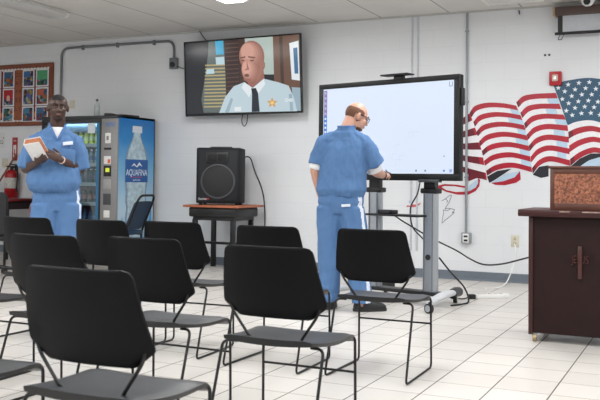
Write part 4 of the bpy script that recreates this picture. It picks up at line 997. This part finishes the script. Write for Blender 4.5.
def hand(bm, wrist, d, back, thumb, curl=(.35, .5, .4), s=1.0, spread=.05):
    """palm, four unequal bent fingers and a thumb; back = outward normal of the back of the hand, thumb = side the thumb leaves on"""
    wrist, d = Vector(wrist), Vector(d).normalized(); back = Vector(back); back = (back-d*back.dot(d)).normalized(); th = Vector(thumb)
    side = d.cross(back).normalized()
    if side.dot(th) < 0: side = -side
    R = Matrix((side, d, back)).transposed()
    p_ell(bm, wrist+d*.05*s, (.041*s, .056*s, .016*s), R)
    p_ell(bm, wrist+d*.03*s+side*.022*s-back*.006*s, (.02*s, .035*s, .016*s), R)
    for i, L in enumerate((.068, .078, .073, .056)):
        root = wrist + d*(.088 - .004*abs(i-1))*s + side*(.03-.0205*i)*s
        fd = (d + side*spread*(1.5-i)).normalized(); pos = root - d*.02*s; ang = 0; rad = .0088*s
        p_cap(bm, pos, root, .0095*s, rad)
        pos = root
        for k, (cv, fr) in enumerate(zip(curl, (.45, .32, .23))):
            ang += cv; v = fd*cos(ang) - back*sin(ang); nx = pos+v*L*fr*s; p_cap(bm, pos, nx, rad, rad*.92, 10); pos = nx; rad *= .93
    r0 = wrist+d*.022*s+side*.03*s-back*.004*s; v = (d*.62+side*.68-back*.3).normalized(); r1 = r0+v*.036*s
    v2 = (d*.86+side*.28-back*.4).normalized(); r2 = r1+v2*.03*s; r3 = r2+(v2+d*.2-back*.2).normalized()*.023*s
    p_cap(bm, r0, r1, .014*s, .0115*s); p_cap(bm, r1, r2, .011*s, .0095*s); p_cap(bm, r2, r3, .0095*s, .008*s)
HEADPIV = Vector((0, -.015, -.115))          # atlas joint below the head centre
def head(bm, c, R, wd=1.0):
    """c: head centre (middle between crown and chin), R: 3x3 turn; the face looks along +Y of the head frame"""
    def E(p, r, Q=None): p_ell(bm, c+R @ Vector((p[0]*wd, p[1], p[2])), (r[0]*wd, r[1], r[2]), R @ Q if Q else R)
    E((0, -.012, .03), (.077, .096, .09)); E((0, -.03, .0), (.068, .07, .07)); E((0, .03, -.035), (.06, .066, .075)); E((0, .055, -.088), (.034, .034, .026)); E((0, .02, -.07), (.052, .05, .04))
    E((.035, .062, -.02), (.026, .024, .022)); E((-.035, .062, -.02), (.026, .024, .022))
    for s in (-1, 1):
        E((s*.03, .08, .03), (.024, .012, .009)); E((s*.078, -.012, -.004), (.011, .02, .032), Matrix.Rotation(s*.35, 3, 'Z'))
    p_cap(bm, c+R @ Vector((0, .09, .018)), c+R @ Vector((0, .108, -.022)), .009, .013)
    for s in (-1, 1): E((s*.012, .098, -.026), (.009, .01, .008))
    E((0, .09, -.053), (.025, .011, .006)); E((0, .087, -.064), (.022, .011, .0065))
def face_parts(par, c, R, iris, browc, lipc):
    for s in (-1, 1):
        bm = newbm(); p_ell(bm, c+R @ Vector((s*.031, .078, .012)), (.0125, .0115, .0068), R, 2); e = obj('eye', bm, mat('eye_white', (150, 138, 128), .35), par)
        bm = newbm(); p_ell(bm, c+R @ Vector((s*.031, .0862, .012)), (.0062, .0062, .0062), R, 2); obj('iris', bm, iris, e)
        bm = newbm(); tube(bm, [c+R @ Vector((s*x_, y_, z_)) for x_, y_, z_ in ((.012, .095, .033), (.03, .0925, .038), (.05, .078, .034))], .0045, 6); obj('eyebrow', bm, browc, par)
    bm = newbm(); p_ell(bm, c+R @ Vector((0, .0915, -.058)), (.023, .0105, .0085), R, 3); obj('lips', bm, lipc, par)
DENIM = mat('blue_scrubs', (79, 115, 160), .85, var=.05, scale=14, bump=.05, bscale=260)
STRIPEW = mat('white_stripe', (216, 224, 236), .7); TEE = mat('white_tshirt', (222, 222, 222), .8)
def wrinkle(freq, amp, sx=1, sy=1, sz=.5):
    return lambda c: amp*(noise.noise(Vector((c.x*freq*sx, c.y*freq*sy, c.z*freq*sz))) + .5*noise.noise(Vector((c.x*freq*2.3, c.y*freq*2.3, c.z*freq*1.2+7))))
def legs_body(bm, feet, hipz):
    for s, f in feet:
        hip = Vector((s*.095, 0, hipz)); kn = Vector((s*.09+f[0]*.0, .02+f[1]*.4, .5)); kn.x = (hip.x+f[0])/2; an = Vector((f[0], f[1]-.02, .09))
        p_cap(bm, hip, kn, .082, .055); p_cap(bm, kn, an, .054, .038); d = Vector((f[2], f[3], 0)).normalized()
        p_cap(bm, an+Vector((0, 0, -.042)), an+d*.1+Vector((0, 0, -.06)), .03, .02)
def trunk_body(bm, lean):
    p_loft(bm, [((*lean(z), z), a, b) for z, a, b in ((.86, .13, .09), (.95, .15, .1), (1.08, .135, .095), (1.25, .15, .1), (1.38, .15, .085), (1.45, .1, .06), (1.5, .06, .05))])
def trousers(par, feet, hipz, side_s, wd=1.0, sh_y=0, sw_=.016, name='trousers'):
    bm = newbm()
    p_loft(bm, [((0, 0, .8), .16*wd, .115), ((0, -.005, .9), .186*wd, .135), ((0, 0, 1.0), .172*wd, .124), ((0, 0, 1.055), .158*wd, .114)])
    for s, f in feet:
        hip = Vector((s*.088, 0, .86)); an = Vector((f[0], f[1]-.015, .07)); kn = (hip+an)/2+Vector((0, .025, 0))
        hip.x *= wd; rr = [(hip, .105*wd, .125), (hip.lerp(kn, .5), .102*wd, .118), (kn, .094*wd, .106), (kn.lerp(an, .6), .09, .1), (an, .086, .094)]
        p_loft(bm, [(c, a, b) for c, a, b in rr])
    w1 = wrinkle(11, .010, 1, 1, .5); w2 = wrinkle(26, .004, 1.6, 1.6, .3)
    def disp(c):
        gather = .006*sin(math.atan2(c.y, c.x)*38)*max(0, 1-abs(c.z-1.0)/.09)
        low = .010*noise.noise(Vector((c.x*7, c.y*7, c.z*22)))*max(0, 1-(c.z-.05)/.4) if c.z < .45 else 0
        return w1(c)+w2(c)+gather+low
    def paint(c, n):
        t_ = max(0, min(1, (.86-c.z)/.79))
        for s, f in feet:
            if s != side_s and side_s != 0: continue
            yc = sh_y+(f[1]-.015)*t_+.02*sin(pi*t_)
            if n.x*s > .35 and abs(c.y-yc) < sw_ and c.x*s > .03: return 1
        return 0
    return fuse(name, bm, [DENIM, STRIPEW], par, .009, 5, disp, paint=paint)
def shoe(par, f, m, sole):
    d = Vector((f[2], f[3], 0)).normalized(); a = math.atan2(d.y, d.x)-pi/2; base = Vector((f[0], f[1], 0))-d*.02
    Mz = Matrix.Translation(base) @ Matrix.Rotation(a, 4, 'Z')
    bm = newbm()
    p_loft(bm, [((0, .085, .012), .052, .142), ((0, .085, .04), .052, .142), ((0, .075, .062), .047, .128), ((0, .03, .085), .042, .085), ((0, .0, .115), .04, .056)])
    bmesh.ops.transform(bm, matrix=Mz, verts=bm.verts[:]); sh = fuse('shoe', bm, m, par, .007, 3)
    bm = newbm(); p_loft(bm, [((0, .085, 0), .053, .145), ((0, .085, .022), .055, .147)]); bmesh.ops.transform(bm, matrix=Mz, verts=bm.verts[:]); obj('sole', bm, sole, sh)

def shirt_mesh(nk, shl, shr, slv, lean, hem=.995, wd=1.0, extra=None):
    """nk: centre of the neck opening; shl/shr shoulder points; slv: (shoulder, sleeve end, r0, r1); lean(z): torso offset"""
    def L(z): return Vector((*lean(z), z))
    bm = newbm()
    p_loft(bm, [(L(hem), .165*wd, .12*wd), (L(hem+.025), .19*wd, .142*wd), (L(hem+.075), .206*wd, .157*wd), (L(1.16), .202*wd, .15*wd), (L(1.28), .198, .138*wd), (L(1.37), .195, .122), (L(1.43), .17, .1), (L(1.47), .12, .08)])
    p_loft(bm, [(L(1.4), .13, .1), (L(1.47).lerp(nk, .3), .115, .092), (nk-Vector((0, 0, .045)), .086, .078), (nk-Vector((0, 0, .012)), .074, .068), (nk, .071, .065)])
    for s_, sh_ in ((-1, shl), (1, shr)):
        p_cap(bm, nk+Vector((s_*.045, -.012, -.055)), sh_+Vector((0, 0, -.004)), .042, .066); p_cap(bm, L(1.36)+Vector((s_*.1, 0, 0)), sh_+Vector((0, 0, -.01)), .09, .07)
    for a, b, r0, r1 in slv:
        a, b = Vector(a), Vector(b); p_cap(bm, a, a.lerp(b, .5), r0, (r0+r1)/2); cyl(bm, a.lerp(b, .3), b, (r0+r1)/2, r1, 24)
    w1 = wrinkle(9, .015, 1, 1, .55); w2 = wrinkle(21, .007, 1.5, 1.5, .5)
    def disp(c):
        g = .005*sin(math.atan2(c.y-lean(c.z)[1], c.x-lean(c.z)[0])*34)*max(0, 1-abs(c.z-hem-.015)/.05)
        return w1(c)*(1 if c.z < 1.42 else .35)+w2(c)+g+(extra(c) if extra else 0)
    return disp, bm

def tshirt_sleeve(par, a, b, r):
    bm = newbm(); cyl(bm, a, b, r, r*.97, 22); return fuse('undershirt_sleeve', bm, TEE, par, .006, 3)

# --- man with the book
SK1 = mat('dark_brown_skin', (64, 39, 30), .42, var=.08, scale=14)
man = thing('person', 'standing man in blue short sleeved shirt and trousers holding a white book', 'person', (-5.26, 6.03, 0), radians(-139))
c_h = Vector((0, .03, 1.715)); Rh = Matrix.Rotation(radians(4), 3, 'Z') @ Matrix.Rotation(radians(-4), 3, 'X')
RS, LS = Vector((.195, .0, 1.41)), Vector((-.16, 0, 1.415))
RE, LE = Vector((.262, .0, 1.17)), Vector((-.205, -.02, 1.17)); RW, LW_ = Vector((.165, .21, 1.225)), Vector((-.035, .225, 1.25))
feet = [(1, (.115, .03, .25, 1)), (-1, (-.115, .0, -.3, 1))]
bm = newbm(); head(bm, c_h, Rh, 1.1); p_cap(bm, (0, -.015, 1.45), (0, .0, 1.64), .07, .066); trunk_body(bm, lambda z: (0, 0)); legs_body(bm, feet, .9)
p_cap(bm, (.03, -.005, 1.48), RS, .05, .058); p_cap(bm, (-.03, -.005, 1.48), LS, .05, .058)
p_cap(bm, RS, RE, .054, .043); p_cap(bm, LS, LE, .054, .043); p_cap(bm, RE, RE.lerp(RW, .35), .044, .044); p_cap(bm, RE.lerp(RW, .35), RW, .044, .028); p_cap(bm, LE, LE.lerp(LW_, .35), .044, .044); p_cap(bm, LE.lerp(LW_, .35), LW_, .044, .028)
hand(bm, RW, (-.45, .62, .25), (.3, .2, -.9), (-.4, .6, .6), (.35, .5, .4), 1.0)
hand(bm, LW_, (.78, .35, .42), (-.25, .92, .2), (.1, -.1, 1), (.25, .35, .3), 1.0)
body = fuse('body', bm, SK1, man, .0055, 4)
face_parts(man, c_h, Rh, mat('dark_iris', (34, 22, 18), .2), mat('black_hair', (22, 19, 18), .8), mat('brown_lips', (112, 66, 58), .45))
bm = newbm(); p_ell(bm, c_h+Rh @ Vector((0, -.014, .031)), (.0805, .099, .0925), Rh, 4)
inv = Rh.inverted()
def hair_keep(c):
    q = inv @ (c-c_h); return q.z > (.07 if q.y > .045 else (.045+.5*max(0, q.y) if q.y > -.01 else -.02-.1*(q.y < -.05)))
fuse('hair', bm, mat('black_hair', (20, 16, 15), .95, spec=.1), man, .006, 2, lambda c: .001*noise.noise(c*120), keep=hair_keep)
bm = newbm(); p_ell(bm, c_h+Rh @ Vector((0, .052, -.082)), (.044, .042, .036), Rh, 3)
fuse('beard', bm, mat('short_beard', (48, 32, 27), .8), man, .006, 2, keep=lambda c: (inv @ (c-c_h)).z < -.072)
disp, bm = shirt_mesh(Vector((0, -.005, 1.575)), LS, RS, [(RS, RS.lerp(RE, .98)+Vector((.0, .01, 0)), .07, .084), (LS, LS.lerp(LE, .98)+Vector((-.0, .01, 0)), .072, .084)], lambda z: (.02, .005), .965, 1.1, lambda c: .01*max(0, 1-abs(c.z-1.06)/.1))
def vneck(c):
    if c.y > .0 and c.z > 1.43: return abs(c.x) > (c.z-1.44)*.46
    return True
fuse('shirt', bm, DENIM, man, .008, 4, disp, keep=vneck)
bm = newbm(); p_loft(bm, [((0, .01, 1.38), .1, .085), ((0, .008, 1.44), .11, .085), ((0, .0, 1.5), .088, .078), ((0, -.005, 1.545), .074, .07)]); fuse('undershirt', bm, TEE, man, .008, 3)
bm = newbm()
tube(bm, smoothpath([(-.074, -.01, 1.578), (-.062, .05, 1.55), (-.036, .085, 1.5), (0, .113, 1.435), (.036, .085, 1.5), (.062, .05, 1.55), (.074, -.01, 1.578)]), .008, 6); obj('neckline', bm, mat('scrubs_trim', (78, 116, 168), .8), man)
bm = newbm(); box(bm, (-.135, .112, 1.385), (-.05, .138, 1.415), .003, Matrix.Translation((-.1, .136, 1.39)) @ Matrix.Rotation(.12, 4, 'Y') @ Matrix.Rotation(.12, 4, 'Z') @ Matrix.Translation((.1, -.136, -1.39))); obj('name_tag', bm, STRIPEW, man)
bm = newbm(); box(bm, (-.155, .122, 1.21), (-.04, .142, 1.345), .008, Matrix.Translation((-.1, .13, 1.39)) @ Matrix.Rotation(.12, 4, 'Z') @ Matrix.Translation((.1, -.13, -1.39))); obj('chest_pocket', bm, DENIM, man)
trousers(man, feet, .9, -1, 1.14, .055)
SHOEM = mat('black_shoe', (26, 27, 30), .5); SOLEM = mat('shoe_sole', (40, 40, 42), .6)
for s, f in feet: shoe(man, f, SHOEM, SOLEM)
bm = newbm(); bd_ = (LW_-LE).normalized(); q = bd_.to_track_quat('Z', 'Y').to_matrix().to_4x4(); q.translation = LW_-bd_*.01; lathe(bm, [(.031, -.006), (.034, -.005), (.034, .005), (.031, .006)], 24, q); obj('wristband', bm, mat('pale_band', (206, 178, 168), .5), man)
# the book he holds
Mw = Matrix.Translation((-5.26, 6.03, 0)) @ Matrix.Rotation(radians(-139), 4, 'Z')
bk = thing('book', 'thick white covered book held by the man at the left', 'book')
bk.matrix_world = Mw @ Matrix.Translation((.17, .30, 1.34)) @ Matrix.Rotation(radians(30), 4, 'Y') @ Matrix.Rotation(radians(-40), 4, 'X') @ Matrix.Rotation(radians(-28), 4, 'Z')
bk.rotation_mode = 'XYZ'
bm = newbm(); box(bm, (-.066, -.03, -.095), (.066, .03, .092)); obj('pages', bm, mat('brown_page_edges', (158, 98, 66), .8, var=.25, scale=60), bk)
for y0 in (-.034, .03):
    bm = newbm(); box(bm, (-.07, y0, -.1), (.07, y0+.004, .1), .0015); obj('cover', bm, mat('book_white', (222, 222, 222), .5), bk)
bm = newbm(); box(bm, (.066, -.034, -.1), (.07, .034, .1), .0015); obj('spine', bm, mat('book_white', (222, 222, 222), .5), bk)

# --- man at the display
SK2 = mat('fair_skin', (200, 152, 132), .45, var=.06, scale=14)
ROOT2, RZ2 = Vector((-2.835, 6.82, 0)), radians(6)
S2 = 1.015
man2 = thing('person', 'balding man in blue uniform seen from behind writing on the display', 'person', ROOT2, RZ2); man2.scale = (S2, S2, S2)
c2 = Vector((.105, .095, 1.625)); R2 = Matrix.Rotation(radians(-52), 3, 'Z') @ Matrix.Rotation(radians(-24), 3, 'X')
RS2, LS2 = Vector((.19, .03, 1.405)), Vector((-.16, -.005, 1.405))
RE2, LE2 = Vector((.262, .12, 1.17)), Vector((-.225, -.02, 1.165)); RW2, LW2 = Vector((.275, .36, 1.13)), Vector((-.2, .06, .945))
feet2 = [(1, (.2, -.02, .85, .5)), (-1, (-.1, .0, -.1, 1))]
lean2 = lambda z: (.02*max(0, (z-1.0)/.5), .03*max(0, (z-1.0)/.5))
bm = newbm(); head(bm, c2, R2); p_cap(bm, (.02, .01, 1.45), c2+R2 @ Vector((0, -.035, -.04)), .064, .06); trunk_body(bm, lean2); legs_body(bm, feet2, .9)
p_cap(bm, (.05, .03, 1.46), RS2+Vector((0, .0, -.02)), .04, .05); p_cap(bm, (-.02, .015, 1.46), LS2+Vector((0, .01, -.02)), .04, .045)
p_cap(bm, RS2, RE2, .054, .045); p_cap(bm, LS2, LE2, .054, .043); p_cap(bm, RE2, RE2.lerp(RW2, .35), .047, .047); p_cap(bm, RE2.lerp(RW2, .35), RW2, .047, .03); p_cap(bm, LE2, LE2.lerp(LW2, .35), .044, .042); p_cap(bm, LE2.lerp(LW2, .35), LW2, .042, .027)
hand(bm, RW2, (.18, .9, .18), (.6, -.1, .75), (-.6, .2, .7), (.55, .75, .45), 1.0)
hand(bm, LW2, (.25, .35, -.9), (-.85, -.3, -.2), (.3, .8, .1), (.3, .35, .3), 1.0)
fuse('body', bm, SK2, man2, .0055, 4)
face_parts(man2, c2, R2, mat('grey_iris', (70, 84, 96), .2), mat('brown_hair', (104, 70, 52), .8), mat('pink_lips', (176, 112, 100), .45))
inv2 = R2.inverted()
bm = newbm(); p_ell(bm, c2+R2 @ Vector((0, -.014, .02)), (.0805, .0985, .088), R2, 4)
def hair2(c):
    q = inv2 @ (c-c2); return -.055 < q.z < .062-.25*max(0, q.y) and q.y < .03 and not (abs(q.x) > .06 and q.z < .01 and q.y > -.045)
fuse('hair', bm, mat('brown_hair', (122, 82, 62), .8, bump=.3, scale=300), man2, .006, 2, lambda c: .001*noise.noise(c*120), keep=hair2)
bm = newbm(); p_ell(bm, c2+R2 @ Vector((0, .03, -.06)), (.06, .07, .06), R2, 3)
fuse('beard', bm, mat('brown_beard', (96, 66, 52), .85, bump=.3, scale=300), man2, .006, 2, keep=lambda c: (lambda q: q.z < -.085 and q.y > .02)(inv2 @ (c-c2)))
gl = mat('glasses_black', (22, 24, 28), .3)
bm = newbm()
for s in (-1, 1):
    pts = [c2+R2 @ Vector((s*.034+.026*cos(a), .102-.006*abs(cos(a)), .008+.02*sin(a))) for a in [2*pi*k/20 for k in range(21)]]
    tube(bm, pts, .0028, 6); tube(bm, [c2+R2 @ Vector((s*.06, .097, .016)), c2+R2 @ Vector((s*.079, .06, .018)), c2+R2 @ Vector((s*.084, -.01, .014))], .0028, 6)
tube(bm, [c2+R2 @ Vector((-.009, .105, .012)), c2+R2 @ Vector((.009, .105, .012))], .0028, 6)
obj('glasses', bm, gl, man2)
disp, bm = shirt_mesh(Vector((.035, .025, 1.54)), LS2, RS2, [(RS2, RS2.lerp(RE2, .8)+Vector((.012, .0, 0)), .068, .094), (LS2, LS2.lerp(LE2, .8), .066, .078)], lean2, .93, 1.0, lambda c: .008*max(0, 1-abs(c.z-1.0)/.09))
fuse('shirt', bm, DENIM, man2, .008, 4, disp)
bm = newbm(); tube(bm, [Vector((.035+.072*cos(a), .025+.066*sin(a), 1.54+.004*sin(a))) for a in [2*pi*k/24 for k in range(25)]], .009, 6); obj('neckline', bm, mat('scrubs_trim', (78, 116, 168), .8), man2)
tshirt_sleeve(man2, RS2.lerp(RE2, .6), RS2.lerp(RE2, 1.0)+Vector((.0, .012, -.01)), .066); tshirt_sleeve(man2, LS2.lerp(LE2, .6), LS2.lerp(LE2, .97), .058)
trousers(man2, feet2, .9, 1, 1.06, -.045, .027)
bm = newbm(); box(bm, (.045, -.15, .865), (.12, -.136, .888), .004, Matrix.Translation((.08, -.14, .905)) @ Matrix.Rotation(.28, 4, 'Z') @ Matrix.Rotation(-.06, 4, 'Y') @ Matrix.Translation((-.08, .14, -.905))); obj('pocket_tag', bm, STRIPEW, man2)
for s, f in feet2: shoe(man2, f, SHOEM, SOLEM)
bd_ = (RW2-RE2).normalized(); q = bd_.to_track_quat('Z', 'Y').to_matrix().to_4x4(); q.translation = RW2-bd_*.012
bm = newbm(); lathe(bm, [(.031, -.012), (.036, -.01), (.036, .01), (.031, .012)], 24, q); obj('watch', bm, DARKRUB, man2)
Mw2 = Matrix.Translation(ROOT2) @ Matrix.Rotation(RZ2, 4, 'Z') @ Matrix.Scale(S2, 4)
sty = thing('stylus', 'thin dark stylus in the hand of the man at the display', 'stylus'); sty.matrix_world = Mw2 @ Matrix.Translation((.295, .44, 1.145))
bm = newbm(); cyl(bm, (0, -.03, .02), (.01, .11, -.0), .005, n=10); obj('barrel', bm, BLACK, sty)
